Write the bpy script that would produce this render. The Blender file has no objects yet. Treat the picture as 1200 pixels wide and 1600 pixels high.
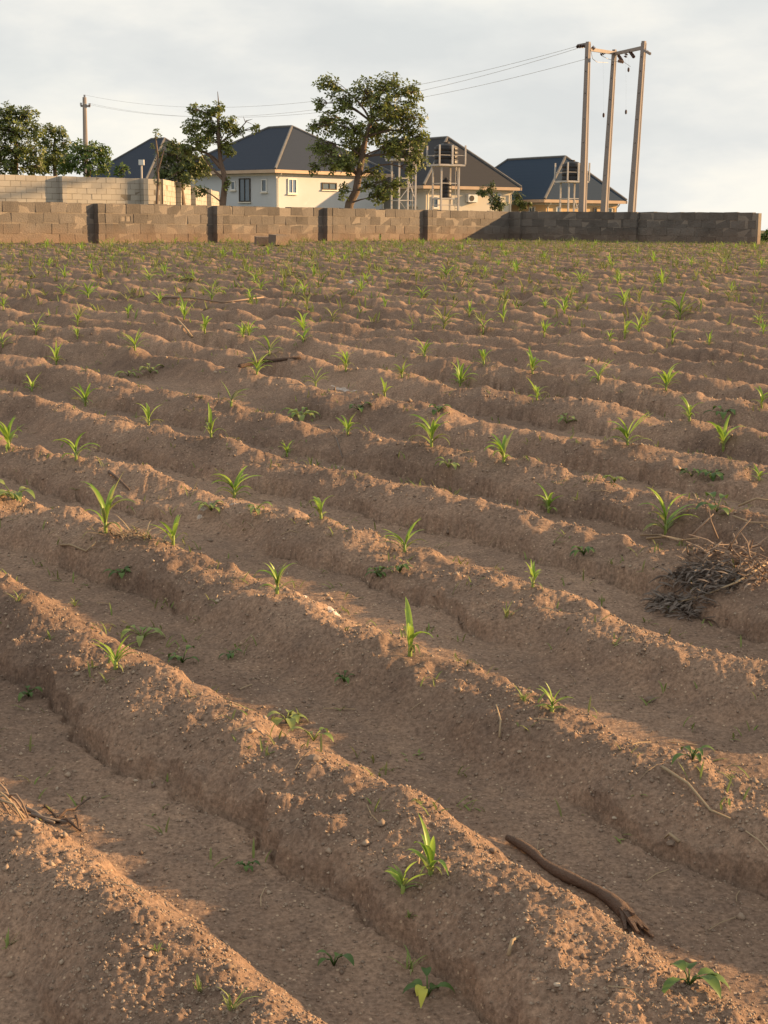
import bpy, math, random
import numpy as np
from mathutils import Matrix, Vector

random.seed(7)
rng = np.random.default_rng(7)
R_ = math.radians
sc = bpy.context.scene
COL = sc.collection

# ------------------------------------------------------------------ camera
CH = 1.5                       # eye height above the soil at the photographer's feet
F = 2400.0                     # focal length in photo pixels (1200 x 1600)
PITCH = math.atan(451 / 2400)
ROLL = 0.0086
FW = np.array([0, math.cos(PITCH), -math.sin(PITCH)])
_r = np.array([1.0, 0, 0]); _u = np.cross(_r, FW)
RT = _r * math.cos(ROLL) + _u * math.sin(ROLL)
UP = -_r * math.sin(ROLL) + _u * math.cos(ROLL)
cam = bpy.data.cameras.new('camera'); cam_o = bpy.data.objects.new('camera', cam); COL.objects.link(cam_o)
cam.sensor_fit = 'VERTICAL'; cam.sensor_height = 36; cam.sensor_width = 27; cam.lens = 36 * F / 1600
cam.clip_start = 0.05; cam.clip_end = 9000
m3 = Matrix(((RT[0], UP[0], -FW[0]), (RT[1], UP[1], -FW[1]), (RT[2], UP[2], -FW[2])))
cam_o.matrix_world = Matrix.Translation((0, 0, CH)) @ m3.to_4x4()
sc.camera = cam_o

# ------------------------------------------------------------------ light
SUN_AZ, SUN_EL = 78.0, 14.0    # azimuth clockwise from the view direction (+Y)
world = bpy.data.worlds.new('World'); sc.world = world; world.use_nodes = True
wn, wl = world.node_tree.nodes, world.node_tree.links
wn.clear()
def N(nodes, t, **kw):
    n = nodes.new(t)
    for k, v in kw.items():
        if k.startswith('i_'):
            key = k[2:]; key = int(key) if key.isdigit() else key
            n.inputs[key].default_value = v
        else:
            setattr(n, k, v)
    return n
out = N(wn, 'ShaderNodeOutputWorld'); bg = N(wn, 'ShaderNodeBackground', i_Strength=0.1)
sky = N(wn, 'ShaderNodeTexSky', sky_type='NISHITA', sun_disc=False, sun_elevation=R_(SUN_EL), sun_rotation=R_(SUN_AZ))
tc = N(wn, 'ShaderNodeTexCoord')
mp = N(wn, 'ShaderNodeMapping'); mp.inputs['Scale'].default_value = (3.0, 3.0, 8.0); mp.inputs['Location'].default_value = (0.7, 0.3, 0.15)
n1 = N(wn, 'ShaderNodeTexNoise', i_Scale=1.5, i_Detail=6.0, i_Roughness=0.55)
n2 = N(wn, 'ShaderNodeTexNoise', i_Scale=0.9, i_Detail=3.0)
cr = N(wn, 'ShaderNodeValToRGB')
e = cr.color_ramp.elements
e[0].position = 0.37; e[0].color = (3.2, 3.27, 3.22, 1)
e[1].position = 0.64; e[1].color = (4.4, 4.22, 3.78, 1)
x_ = e.new(0.47); x_.color = (3.5, 3.53, 3.42, 1)
x_ = e.new(0.55); x_.color = (3.9, 3.85, 3.62, 1)
cov = N(wn, 'ShaderNodeMapRange', i_1=0.25, i_2=0.5, i_3=0.94, i_4=1.0)
mx = N(wn, 'ShaderNodeMixRGB')
wl.new(tc.outputs['Generated'], mp.inputs['Vector']); wl.new(mp.outputs[0], n1.inputs['Vector']); wl.new(mp.outputs[0], n2.inputs['Vector'])
wl.new(n1.outputs['Fac'], cr.inputs[0]); wl.new(n2.outputs['Fac'], cov.inputs[0])
wl.new(cov.outputs[0], mx.inputs[0]); wl.new(sky.outputs[0], mx.inputs[1]); wl.new(cr.outputs[0], mx.inputs[2])
wl.new(mx.outputs[0], bg.inputs['Color']); wl.new(bg.outputs[0], out.inputs[0])

sun = bpy.data.lights.new('sun', 'SUN'); sun_o = bpy.data.objects.new('sun', sun); COL.objects.link(sun_o)
sun.energy = 5.0; sun.angle = R_(1.0); sun.color = (1.0, 0.61, 0.28)
sd = Vector((math.sin(R_(SUN_AZ)) * math.cos(R_(SUN_EL)), math.cos(R_(SUN_AZ)) * math.cos(R_(SUN_EL)), math.sin(R_(SUN_EL))))
sun_o.rotation_euler = sd.to_track_quat('Z', 'Y').to_euler(); sun_o.location = (30, 0, 30)

sc.view_settings.view_transform = 'Standard'; sc.view_settings.look = 'None'
sc.view_settings.exposure = 1.2; sc.view_settings.gamma = 1.0; sc.view_settings.use_curve_mapping = False

# ------------------------------------------------------------------ materials
def mat(name, colors, scale=4.0, detail=5.0, rough=0.9, bump=0.0, bscale=60.0, bdist=0.01, spec=0.2,
        island=0.0, transl=0.0, coords='Object', pos=None, rough_noise=0.55, metal=0.0):
    """noise between the given base colours; optional bump, per-piece variation and leaf translucency"""
    m = bpy.data.materials.new(name); m.use_nodes = True
    n, l = m.node_tree.nodes, m.node_tree.links
    b = n['Principled BSDF']; b.inputs['Roughness'].default_value = rough
    b.inputs['Specular IOR Level'].default_value = spec; b.inputs['Metallic'].default_value = metal
    t = N(n, 'ShaderNodeTexCoord')
    no = N(n, 'ShaderNodeTexNoise', i_Scale=scale, i_Detail=detail, i_Roughness=rough_noise); (coords != 'Position') and l.new(t.outputs[coords], no.inputs['Vector'])
    if coords == 'Position':
        gp = N(n, 'ShaderNodeNewGeometry'); l.new(gp.outputs['Position'], no.inputs['Vector'])
    fac = no.outputs['Fac']
    if island:
        g = N(n, 'ShaderNodeNewGeometry'); oi = N(n, 'ShaderNodeObjectInfo')
        s = N(n, 'ShaderNodeMath', operation='ADD'); l.new(g.outputs['Random Per Island'], s.inputs[0]); l.new(oi.outputs['Random'], s.inputs[1])
        s1 = N(n, 'ShaderNodeMath', operation='FRACT'); l.new(s.outputs[0], s1.inputs[0])
        a = N(n, 'ShaderNodeMix', data_type='FLOAT'); a.inputs[0].default_value = island
        l.new(no.outputs['Fac'], a.inputs[2]); l.new(s1.outputs[0], a.inputs[3]); fac = a.outputs[0]
    c = N(n, 'ShaderNodeValToRGB'); el = c.color_ramp.elements
    k = len(colors); lo, hi = (0.3, 0.7) if not island else (0.3 * (1 - island), 1 - 0.3 * (1 - island))
    for i, col in enumerate(colors):
        p = pos[i] if pos else lo + (hi - lo) * i / max(1, k - 1)
        q = el[0] if i == 0 else el[1] if i == k - 1 and k > 1 else el.new(p)
        q.position = p; q.color = (*col, 1)
    if k == 1: el[1].color = (*colors[0], 1)
    l.new(fac, c.inputs[0]); l.new(c.outputs[0], b.inputs['Base Color'])
    if bump:
        nb = N(n, 'ShaderNodeTexNoise', i_Scale=bscale, i_Detail=6.0, i_Roughness=0.65); l.new(t.outputs[coords] if coords != 'Position' else gp.outputs['Position'], nb.inputs['Vector'])
        bp = N(n, 'ShaderNodeBump', i_Strength=bump, i_Distance=bdist); l.new(nb.outputs['Fac'], bp.inputs['Height']); l.new(bp.outputs[0], b.inputs['Normal'])
    if transl:
        tr = N(n, 'ShaderNodeBsdfTranslucent'); l.new(c.outputs[0], tr.inputs[0])
        ms = N(n, 'ShaderNodeMixShader'); ms.inputs[0].default_value = transl
        l.new(b.outputs[0], ms.inputs[1]); l.new(tr.outputs[0], ms.inputs[2]); l.new(ms.outputs[0], n['Material Output'].inputs[0])
    return m

M = {}
M['ground'] = mat('ground', [(.16, .12, .07), (.2, .15, .1), (.1, .12, .05)], .3)
M['crumb'] = mat('crumb', [(.155, .114, .09), (.29, .213, .16), (.225, .165, .126), (.36, .28, .21)], 8, island=.85)
M['block'] = mat('block', [(.075, .069, .064), (.15, .135, .122), (.112, .101, .092), (.195, .178, .16)], 1.7, 8, 1, 1.0, 30, .02, .1, island=.3, coords='Position', rough_noise=.7)
M['mortar'] = mat('mortar', [(.20, .18, .155), (.34, .305, .26), (.24, .21, .18)], 4, 7, 1, 1, 30, .02, .1, rough_noise=.7)
M['pale_block'] = mat('pale_block', [(.32, .30, .27), (.47, .445, .405), (.40, .378, .34)], 1.2, 7, 1, .6, 40, .01, .1, island=.4, coords='Position', rough_noise=.65)
M['pale_mortar'] = mat('pale_mortar', [(.24, .21, .17), (.18, .155, .125)], 5, 6, 1, .6, 30, .02, .1)
M['dark_post'] = mat('dark_post', [(.17, .14, .12), (.22, .18, .15)], 3, 5, 1, .5, 40, .01)
M['cream'] = mat('cream', [(.50, .525, .55), (.54, .565, .59), (.46, .48, .495)], .5, 5, .85, .15, 20, .004)
M['yellow_cream'] = mat('yellow_cream', [(.53, .485, .41), (.57, .525, .445)], .5, 5, .85, .15, 20, .004)
M['orange_cream'] = mat('orange_cream', [(.58, .40, .22), (.62, .45, .26)], .5, 5, .85, .15, 20, .004)
M['fascia'] = mat('fascia', [(.42, .31, .22), (.5, .38, .28)], 1, 4, .7)
M['trim'] = mat('trim', [(.7, .64, .54), (.62, .57, .48)], 1, 4, .6)
M['white_frame'] = mat('white_frame', [(.62, .62, .6), (.7, .7, .68)], 2, 4, .5)
M['glass'] = mat('glass', [(.06, .085, .11), (.1, .14, .18)], .4, 3, .12, spec=.6)
M['blue_glass'] = mat('blue_glass', [(.10, .17, .28), (.16, .24, .36)], .4, 3, .15, spec=.6)
M['dark_iron'] = mat('dark_iron', [(.05, .045, .04), (.09, .075, .06)], 6, 4, .7)
M['steel'] = mat('steel', [(.50, .49, .48), (.60, .59, .58), (.40, .36, .33)], 2, 5, .6, metal=0)
M['tank'] = mat('tank', [(.008, .009, .013), (.018, .018, .023)], 2, 4, .5, .4, 4, .02, .4)
M['concrete'] = mat('concrete', [(.23, .21, .205), (.31, .285, .275), (.27, .245, .238)], 1.2, 6, .95, .5, 40, .008)
M['insulator'] = mat('insulator', [(.06, .035, .03), (.10, .07, .06)], 4, 3, .35)
M['wire'] = mat('wire', [(.42, .42, .42), (.5, .5, .5)], 1, 2, .6)
M['bark'] = mat('bark', [(.13, .10, .08), (.22, .175, .14), (.17, .13, .10)], 3, 7, 1, 1, 14, .03)
M['twig'] = mat('twig', [(.10, .08, .06), (.18, .14, .11)], 5, 4, 1)
M['leaf_dark'] = mat('leaf_dark', [(.035, .055, .018), (.06, .09, .028), (.09, .08, .035), (.075, .11, .028), (.13, .16, .04)], 1.2, 3, .45, spec=.35, island=.75, transl=.25)
M['leaf_cashew'] = mat('leaf_cashew', [(.055, .07, .026), (.11, .12, .045), (.17, .12, .08), (.105, .14, .04), (.15, .105, .07), (.22, .27, .065)], .8, 3, .42, spec=.4, island=.7, transl=.4)
M['leaf_green'] = mat('leaf_green', [(.05, .09, .02), (.10, .17, .03), (.14, .2, .04)], 1.2, 3, .45, spec=.35, island=.75, transl=.3)
M['maize'] = mat('maize', [(.16, .29, .035), (.25, .40, .05), (.35, .48, .09)], 9, 3, .4, spec=.4, island=.6, transl=.45)
M['maize_old'] = mat('maize_old', [(.20, .24, .07), (.33, .31, .14), (.26, .29, .11)], 9, 3, .6, spec=.3, island=.6, transl=.35)
M['maize_stem'] = mat('maize_stem', [(.18, .26, .06), (.28, .33, .10)], 12, 3, .5)
M['weed'] = mat('weed', [(.05, .10, .025), (.08, .15, .035), (.11, .18, .04)], 9, 3, .5, spec=.35, island=.7, transl=.3)
M['weed_light'] = mat('weed_light', [(.14, .22, .05), (.22, .30, .07), (.30, .34, .11)], 9, 3, .5, spec=.35, island=.7, transl=.35)
M['yellow_leaf'] = mat('yellow_leaf', [(.50, .48, .08), (.38, .42, .08)], 20, 3, .5, transl=.3)
M['far_weed'] = mat('far_weed', [(.19, .19, .075), (.28, .25, .125), (.33, .26, .16), (.19, .25, .07)], 3, 3, .7, island=.8, transl=.3)
M['straw'] = mat('straw', [(.36, .28, .18), (.48, .39, .27), (.28, .21, .14)], 10, 4, .9, island=.7)
M['grey_litter'] = mat('grey_litter', [(.20, .17, .15), (.31, .27, .235), (.40, .355, .30), (.16, .133, .115)], 14, 5, .95, island=.7)
M['brown_litter'] = mat('brown_litter', [(.14, .10, .08), (.24, .175, .135), (.33, .25, .19)], 14, 5, .95, island=.7)
M['log'] = mat('log', [(.10, .07, .055), (.17, .12, .09), (.13, .09, .07)], 12, 7, 1, 1, 60, .01)
M['stone'] = mat('stone', [(.40, .34, .27), (.55, .49, .41), (.30, .24, .18)], 14, 5, .95, island=.8)

def mud_splash(m, z0, z1):
    """soil thrown up against the foot of a wall by rain"""
    n, l = m.node_tree.nodes, m.node_tree.links; b = n['Principled BSDF']; src = b.inputs['Base Color'].links[0].from_socket
    g = N(n, 'ShaderNodeNewGeometry'); sp = N(n, 'ShaderNodeSeparateXYZ'); l.new(g.outputs['Position'], sp.inputs[0])
    no = N(n, 'ShaderNodeTexNoise', i_Scale=2.3, i_Detail=6.0, i_Roughness=.65); l.new(g.outputs['Position'], no.inputs['Vector'])
    a = N(n, 'ShaderNodeMath', operation='MULTIPLY_ADD'); a.inputs[1].default_value = -.55; l.new(no.outputs['Fac'], a.inputs[0]); l.new(sp.outputs['Z'], a.inputs[2])
    mr = N(n, 'ShaderNodeMapRange', i_1=z0 - .275, i_2=z1 - .275, i_3=.75, i_4=0.0); l.new(a.outputs[0], mr.inputs[0])
    mx_ = N(n, 'ShaderNodeMixRGB'); mx_.inputs[2].default_value = (.19, .135, .10, 1); l.new(mr.outputs[0], mx_.inputs[0]); l.new(src, mx_.inputs[1]); l.new(mx_.outputs[0], b.inputs['Base Color'])
mud_splash(M['block'], .95, 1.45); mud_splash(M['mortar'], .95, 1.45)
def roof_mat(name, dark, light):
    """stone-coated tile sheet: rows of small steps down the slope"""
    m = mat(name, [dark, light, dark], 1.4, 7, .8, 0, spec=.12)
    n, l = m.node_tree.nodes, m.node_tree.links
    t = N(n, 'ShaderNodeTexCoord')
    w = N(n, 'ShaderNodeTexWave', wave_type='BANDS', bands_direction='Z', wave_profile='SAW', i_Scale=1.15, i_Distortion=.15)
    no = N(n, 'ShaderNodeTexNoise', i_Scale=18.0, i_Detail=4.0)
    a = N(n, 'ShaderNodeMath', operation='MULTIPLY_ADD'); a.inputs[1].default_value = .35
    l.new(t.outputs['Object'], w.inputs['Vector']); l.new(t.outputs['Object'], no.inputs['Vector'])
    l.new(no.outputs['Fac'], a.inputs[0]); l.new(w.outputs['Fac'], a.inputs[2])
    bp = N(n, 'ShaderNodeBump', i_Strength=.6, i_Distance=.03)
    l.new(a.outputs[0], bp.inputs['Height']); l.new(bp.outputs[0], n['Principled BSDF'].inputs['Normal'])
    return m
M['roof_slate'] = roof_mat('roof_slate', (.036, .046, .066), (.055, .066, .086))
M['roof_brown'] = roof_mat('roof_brown', (.044, .045, .05), (.07, .068, .068))
M['roof_blue'] = roof_mat('roof_blue', (.03, .048, .076), (.048, .066, .092))
M['ridge_cap'] = mat('ridge_cap', [(.10, .10, .105), (.15, .145, .14)], 3, 4, .6)

def soil_material():
    m = bpy.data.materials.new('soil'); m.use_nodes = True
    n, l = m.node_tree.nodes, m.node_tree.links
    b = n['Principled BSDF']; b.inputs['Roughness'].default_value = 1; b.inputs['Specular IOR Level'].default_value = .08
    t = N(n, 'ShaderNodeTexCoord')
    def noise(s, d, r=.6):
        q = N(n, 'ShaderNodeTexNoise', i_Scale=s, i_Detail=d, i_Roughness=r); l.new(t.outputs['Object'], q.inputs['Vector']); return q.outputs['Fac']
    def ramp(f, cols):
        c = N(n, 'ShaderNodeValToRGB'); el = c.color_ramp.elements
        for i, (p, col) in enumerate(cols):
            q = el[0] if i == 0 else el[1] if i == len(cols) - 1 else el.new(p)
            q.position = p; q.color = (*col, 1)
        l.new(f, c.inputs[0]); return c.outputs[0]
    big = ramp(noise(1.1, 5), [(.3, (.160, .115, .092)), (.42, (.205, .145, .115)), (.55, (.25, .176, .136)), (.7, (.312, .223, .168))])
    fine = ramp(noise(95, 4, .7), [(.28, (.52, .50, .49)), (.5, (1, 1, 1)), (.72, (1.42, 1.40, 1.36))])
    mid = ramp(noise(14, 5, .65), [(.3, (.80, .80, .81)), (.55, (1, 1, 1)), (.75, (1.16, 1.12, 1.06))])
    m1 = N(n, 'ShaderNodeMixRGB', blend_type='MULTIPLY'); m1.inputs[0].default_value = 1; l.new(big, m1.inputs[1]); l.new(fine, m1.inputs[2])
    m2 = N(n, 'ShaderNodeMixRGB', blend_type='MULTIPLY'); m2.inputs[0].default_value = 1; l.new(m1.outputs[0], m2.inputs[1]); l.new(mid, m2.inputs[2])
    # pale quartz grit
    v = N(n, 'ShaderNodeTexVoronoi', i_Scale=130.0); l.new(t.outputs['Object'], v.inputs['Vector'])
    sep = N(n, 'ShaderNodeSeparateColor'); l.new(v.outputs['Color'], sep.inputs[0])
    gt = N(n, 'ShaderNodeMath', operation='GREATER_THAN'); gt.inputs[1].default_value = .972; l.new(sep.outputs[0], gt.inputs[0])
    lt = N(n, 'ShaderNodeMath', operation='LESS_THAN'); lt.inputs[1].default_value = .38; l.new(v.outputs['Distance'], lt.inputs[0])
    gm = N(n, 'ShaderNodeMath', operation='MULTIPLY'); l.new(gt.outputs[0], gm.inputs[0]); l.new(lt.outputs[0], gm.inputs[1])
    g8 = N(n, 'ShaderNodeMath', operation='MULTIPLY'); g8.inputs[1].default_value = .7; l.new(gm.outputs[0], g8.inputs[0])
    m4 = N(n, 'ShaderNodeMixRGB'); l.new(g8.outputs[0], m4.inputs[0]); l.new(m2.outputs[0], m4.inputs[1]); m4.inputs[2].default_value = (.50, .38, .27, 1)
    l.new(m4.outputs[0], b.inputs['Base Color'])
    nb = noise(120, 5, .7)
    bp = N(n, 'ShaderNodeBump', i_Strength=.75, i_Distance=.006); l.new(nb, bp.inputs['Height']); l.new(bp.outputs[0], b.inputs['Normal'])
    return m
M['soil'] = soil_material()

# ------------------------------------------------------------------ helpers
def link(o, parent=None):
    COL.objects.link(o)
    if parent is not None: o.parent = parent
    return o
def tag(o, label=None, cat=None, group=None, kind=None):
    if label: o['label'] = label
    if cat: o['category'] = cat
    if group: o['group'] = group
    if kind: o['kind'] = kind
    return o
def empty(name, loc, rz=0.0, label=None, cat=None, group=None):
    o = bpy.data.objects.new(name, None); o.empty_display_size = .1; COL.objects.link(o)
    o.location = loc; o.rotation_euler = (0, 0, rz)
    return tag(o, label, cat, group)
class MB:
    """collects vertices and faces of ONE mesh object"""
    def __init__(self): self.v = []; self.f = []
    def add(self, vs, fs):
        k = len(self.v); self.v += [tuple(map(float, p)) for p in vs]; self.f += [tuple(i + k for i in f) for f in fs]; return self
    def box(self, c, s, ax=None, jit=0.0):
        c = Vector(c); ax = ax or (Vector((1, 0, 0)), Vector((0, 1, 0)), Vector((0, 0, 1)))
        vs = []
        for dz in (-1, 1):
            for dx, dy in ((-1, -1), (1, -1), (1, 1), (-1, 1)):
                p = c + ax[0] * (dx * s[0] / 2) + ax[1] * (dy * s[1] / 2) + ax[2] * (dz * s[2] / 2)
                if jit: p = p + Vector((random.uniform(-jit, jit), random.uniform(-jit, jit), random.uniform(-jit, jit)))
                vs.append(p)
        return self.add(vs, [(3, 2, 1, 0), (4, 5, 6, 7), (0, 1, 5, 4), (1, 2, 6, 5), (2, 3, 7, 6), (3, 0, 4, 7)])
    def tube(self, pts, rad, seg=6, cap=True, sq=1.0):
        pts = [Vector(p) for p in pts]; n = len(pts)
        if not hasattr(rad, '__len__'): rad = [rad] * n
        vs, fs = [], []; prev = None
        for i, p in enumerate(pts):
            d = (pts[min(i + 1, n - 1)] - pts[max(i - 1, 0)]).normalized()
            a = prev - d * prev.dot(d) if prev is not None else d.orthogonal()
            a.normalize(); prev = a; b = d.cross(a)
            for j in range(seg):
                t = 2 * math.pi * j / seg
                vs.append(p + (a * math.cos(t) + b * math.sin(t) * sq) * rad[i])
        for i in range(n - 1):
            for j in range(seg):
                j2 = (j + 1) % seg
                fs.append((i * seg + j, i * seg + j2, (i + 1) * seg + j2, (i + 1) * seg + j))
        if cap: fs += [tuple(range(seg - 1, -1, -1)), tuple((n - 1) * seg + j for j in range(seg))]
        return self.add(vs, fs)
    def mesh(self, name, material, smooth=False):
        me = bpy.data.meshes.new(name); me.from_pydata(self.v, [], self.f); me.materials.append(M[material])
        if smooth: me.shade_smooth()
        return me
    def build(self, name, material, parent=None, smooth=False):
        return link(bpy.data.objects.new(name, self.mesh(name, material, smooth)), parent)
def np_mesh(name, verts, faces, material, smooth=False):
    me = bpy.data.meshes.new(name); k = faces.shape[1]
    me.vertices.add(len(verts)); me.vertices.foreach_set('co', np.ascontiguousarray(verts, dtype=np.float32).ravel())
    me.loops.add(faces.size); me.loops.foreach_set('vertex_index', np.ascontiguousarray(faces, dtype=np.int32).ravel())
    me.polygons.add(len(faces)); me.polygons.foreach_set('loop_start', np.arange(0, faces.size, k, dtype=np.int32))
    me.update(calc_edges=True); me.materials.append(M[material])
    if smooth: me.shade_smooth()
    return me
def ray(x, y): return FW + RT * ((x - 600) / F) - UP * ((y - 800) / F)
def at(x, y, Y):
    """the point at distance Y (metres ahead) seen at photo pixel x, y"""
    d = ray(x, y); return Vector(np.array([0, 0, CH]) + d * (Y / d[1]))
PPM = 2359.0    # photo pixels per metre at 1 m, near the horizon

# ------------------------------------------------------------------ terrain
def hash2(ix, iy, s):
    h = (ix.astype(np.int64) * 374761393 + iy.astype(np.int64) * 668265263 + s * 974711) & 0xffffffff
    h = ((h ^ (h >> 13)) * 1274126177) & 0xffffffff
    h = h ^ (h >> 16)
    return (h & 0xffff).astype(np.float64) / 65535.0
def vnoise(x, y, s=0):
    ix = np.floor(x); iy = np.floor(y); fx = x - ix; fy = y - iy
    fx = fx * fx * fx * (fx * (fx * 6 - 15) + 10); fy = fy * fy * fy * (fy * (fy * 6 - 15) + 10)
    ix = ix.astype(np.int64); iy = iy.astype(np.int64)
    a = hash2(ix, iy, s); b = hash2(ix + 1, iy, s); c = hash2(ix, iy + 1, s); d = hash2(ix + 1, iy + 1, s)
    return (a + (b - a) * fx) * (1 - fy) + (c + (d - c) * fx) * fy
def fbm(x, y, s=0, o=3, g=.5):
    t = 0; a = 1; n = 0
    for i in range(o):
        c, si = math.cos(.7 * i + .3), math.sin(.7 * i + .3); k = 2.03 ** i
        t = t + a * vnoise((x * c - y * si) * k + 17.3 * i, (x * si + y * c) * k - 9.1 * i, s + i); n += a; a *= g
    return t / n
def sstep(a, b, x):
    t = np.clip((x - a) / (b - a), 0, 1); return t * t * (3 - 2 * t)
def base(y): return .90 * np.tanh(y / 14.0)
RAZ = R_(-42.5); RS = .645; RC = 1.36
RNX, RNY = math.cos(RAZ), -math.sin(RAZ)
RH = .092
# crests as they run in the place: photo points of each ridge, put on the ground, bend the even spacing
CRESTS = [[(-70, 1240), (0, 1292), (60, 1340), (130, 1400), (200, 1460), (300, 1530), (370, 1600)],
    [(0, 905), (100, 945), (200, 1010), (330, 1090), (410, 1110), (520, 1190), (600, 1250), (740, 1320), (850, 1420), (1000, 1510), (1180, 1600)],
    [(200, 825), (300, 850), (370, 890), (480, 930), (560, 990), (680, 1040), (800, 1090), (900, 1110), (1020, 1160), (1200, 1240)],
    [(100, 720), (250, 745), (340, 770), (500, 800), (620, 830), (700, 860), (760, 890), (840, 910), (900, 950), (1000, 990), (1100, 1015), (1200, 1025)],
    [(0, 610), (130, 640), (240, 670), (340, 690), (480, 720), (600, 740), (700, 770), (780, 790), (870, 810), (950, 825)],
    [(60, 562), (180, 600), (280, 622), (360, 640), (580, 690), (670, 700), (785, 718), (800, 730), (930, 760), (1020, 770)],
    [(980, 692), (1130, 706), (600, 614), (490, 598), (400, 582), (210, 543)],
    [(1077, 653), (838, 620), (720, 600), (540, 577), (420, 552)],
    [(830, 580), (936, 590), (755, 564), (662, 553), (1040, 604)]]
def plane_hit(px, py, dz):
    d = np.array([ray(a, b) for a, b in zip(px, py)]); lo = np.full(len(d), .5); hi = np.full(len(d), 120.)
    for _ in range(45):
        m = (lo + hi) / 2; ab = CH + d[:, 2] * m - base(d[:, 1] * m) - dz > 0
        lo = np.where(ab, m, lo); hi = np.where(ab, hi, m)
    return d[:, 0] * lo, d[:, 1] * lo
_k = np.array([i for i, c in enumerate(CRESTS) for _ in c]); _px = [p[0] for c in CRESTS for p in c]; _py = [p[1] for c in CRESTS for p in c]
WX, WY = plane_hit(_px, _py, .10)
WR = _k - (WX * RNX + WY * RNY - RC) / RS
def ridge_q(x, y):
    q = (x * RNX + y * RNY - RC) / RS
    num = np.zeros_like(q); den = np.full_like(q, .25)
    for a, b, r in zip(WX, WY, WR):
        sg = .16 + .055 * b
        w = np.exp(-((x - a) ** 2 + (y - b) ** 2) / (2 * sg * sg)); num += w * r; den += w
    q = q + num / den
    return q + .16 * (fbm(x * .55, y * .55, 91, 2) - .5) + .12 * (vnoise(x * 3.1, y * 3.1, 95) - .5) + .05 * (vnoise(x * 8, y * 8, 96) - .5)
def height(x, y, want_mask=False):
    x = np.asarray(x, float); y = np.asarray(y, float)
    q = ridge_q(x, y); k = np.floor(q + .5); p = q - k; ap = np.abs(p)
    edge = .315 + .13 * (fbm(x * 3.4, y * 3.4, 11, 3, .5) - .5) + .07 * (fbm(x * 17, y * 17, 12, 3, .6) - .5)            # where the near flank breaks off
    flank = 1 - .80 * np.clip(ap / .33, 0, 1.1) ** 2.3
    cliff = sstep(edge + .006, edge - .014, ap)
    brk = sstep(.34, .54, fbm(x * 1.3, y * 1.3, 21, 2))                 # the break is sharp in places, washed out in others
    soft = .5 + .5 * np.cos(np.pi * np.clip((ap - .03) / .35, 0, 1))
    near = soft * (1 - brk) + brk * flank * cliff
    far = .5 + .5 * np.cos(np.pi * np.clip(p / .30, 0, 1))
    prof = np.where(p < 0, near, far ** .75)
    hv = 1 + .95 * (fbm(x * 1.9 + 3.1 * k, y * 1.9, 31, 4, .6) - .5) - .2 * sstep(.66, .8, fbm(x * 2.6, y * 2.6 + 7 * k, 35, 2))
    z = base(y) + RH * prof * hv
    z = z - np.where(p < 0, brk * .016 * np.exp(-((ap - edge - .012) / .011) ** 2), 0)   # crevice at the foot of the break
    z = z + np.where(p < 0, (.3 + brk) * .045 * np.clip(fbm(x * 15, y * 15, 15, 3) - .48, 0, 1) * np.exp(-((ap - edge) / .07) ** 2), 0)
    loose = sstep(.25, .75, prof) * sstep(.30, .55, fbm(x * 4.5, y * 4.5, 41, 3) + .1)
    und = (fbm(x * 6, y * 6, 51, 3) - .5)
    z = z + und * (.013 + .030 * sstep(.1, .5, prof))
    cl = fbm(x * 13, y * 13, 61, 2); z = z + np.clip(cl - .58, 0, 1) * .06 * sstep(.05, .4, prof)
    c1 = np.abs(vnoise(x * 34, y * 34, 71) - .5); c2 = np.abs(vnoise(x * 71 + 5, y * 71, 72) - .5); c3 = vnoise(x * 140, y * 140, 73)
    z = z + loose * (c1 * .009 + c2 * .010 + c3 * .0075) + (1 - loose) * ((c1 - .25) * .005 + c2 * .003 + c3 * .0018)
    return (z, prof, loose) if want_mask else z
def far_ground(x, y):
    t = sstep(50, 95, y)
    hill = 1.5 - .09 * np.clip(x, -9, 16)
    z = np.where(y < 50, base(y), .95) * (1 - t) + hill * t
    z = z - .25 * sstep(60, 54, y)                                      # passes under the tilled soil
    return z - sstep(200, 2500, y) * 9 - sstep(60, 900, np.abs(x)) * 4
def gz(x, y): return float(far_ground(np.array([float(x)]), np.array([float(y)]))[0])

def ground_sheet():
    ys = np.concatenate([np.linspace(-150, 0, 12), np.linspace(4, 60, 57), np.linspace(64, 130, 34), np.geomspace(140, 6000, 34)])
    xs = np.concatenate([-np.geomspace(60, 4000, 22)[::-1], np.linspace(-56, 56, 85), np.geomspace(60, 4000, 22)])
    X, Y = np.meshgrid(xs, ys); Z = far_ground(X, Y)
    nr, nc = X.shape; idx = np.arange(nr * nc).reshape(nr, nc)
    f = np.stack([idx[:-1, :-1], idx[:-1, 1:], idx[1:, 1:], idx[1:, :-1]], -1).reshape(-1, 4)
    tag(link(bpy.data.objects.new('ground', np_mesh('ground', np.stack([X, Y, Z], -1).reshape(-1, 3), f, 'ground', True))),
        'dry earth beyond the block walls', 'ground', kind='structure')
ground_sheet()

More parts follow.
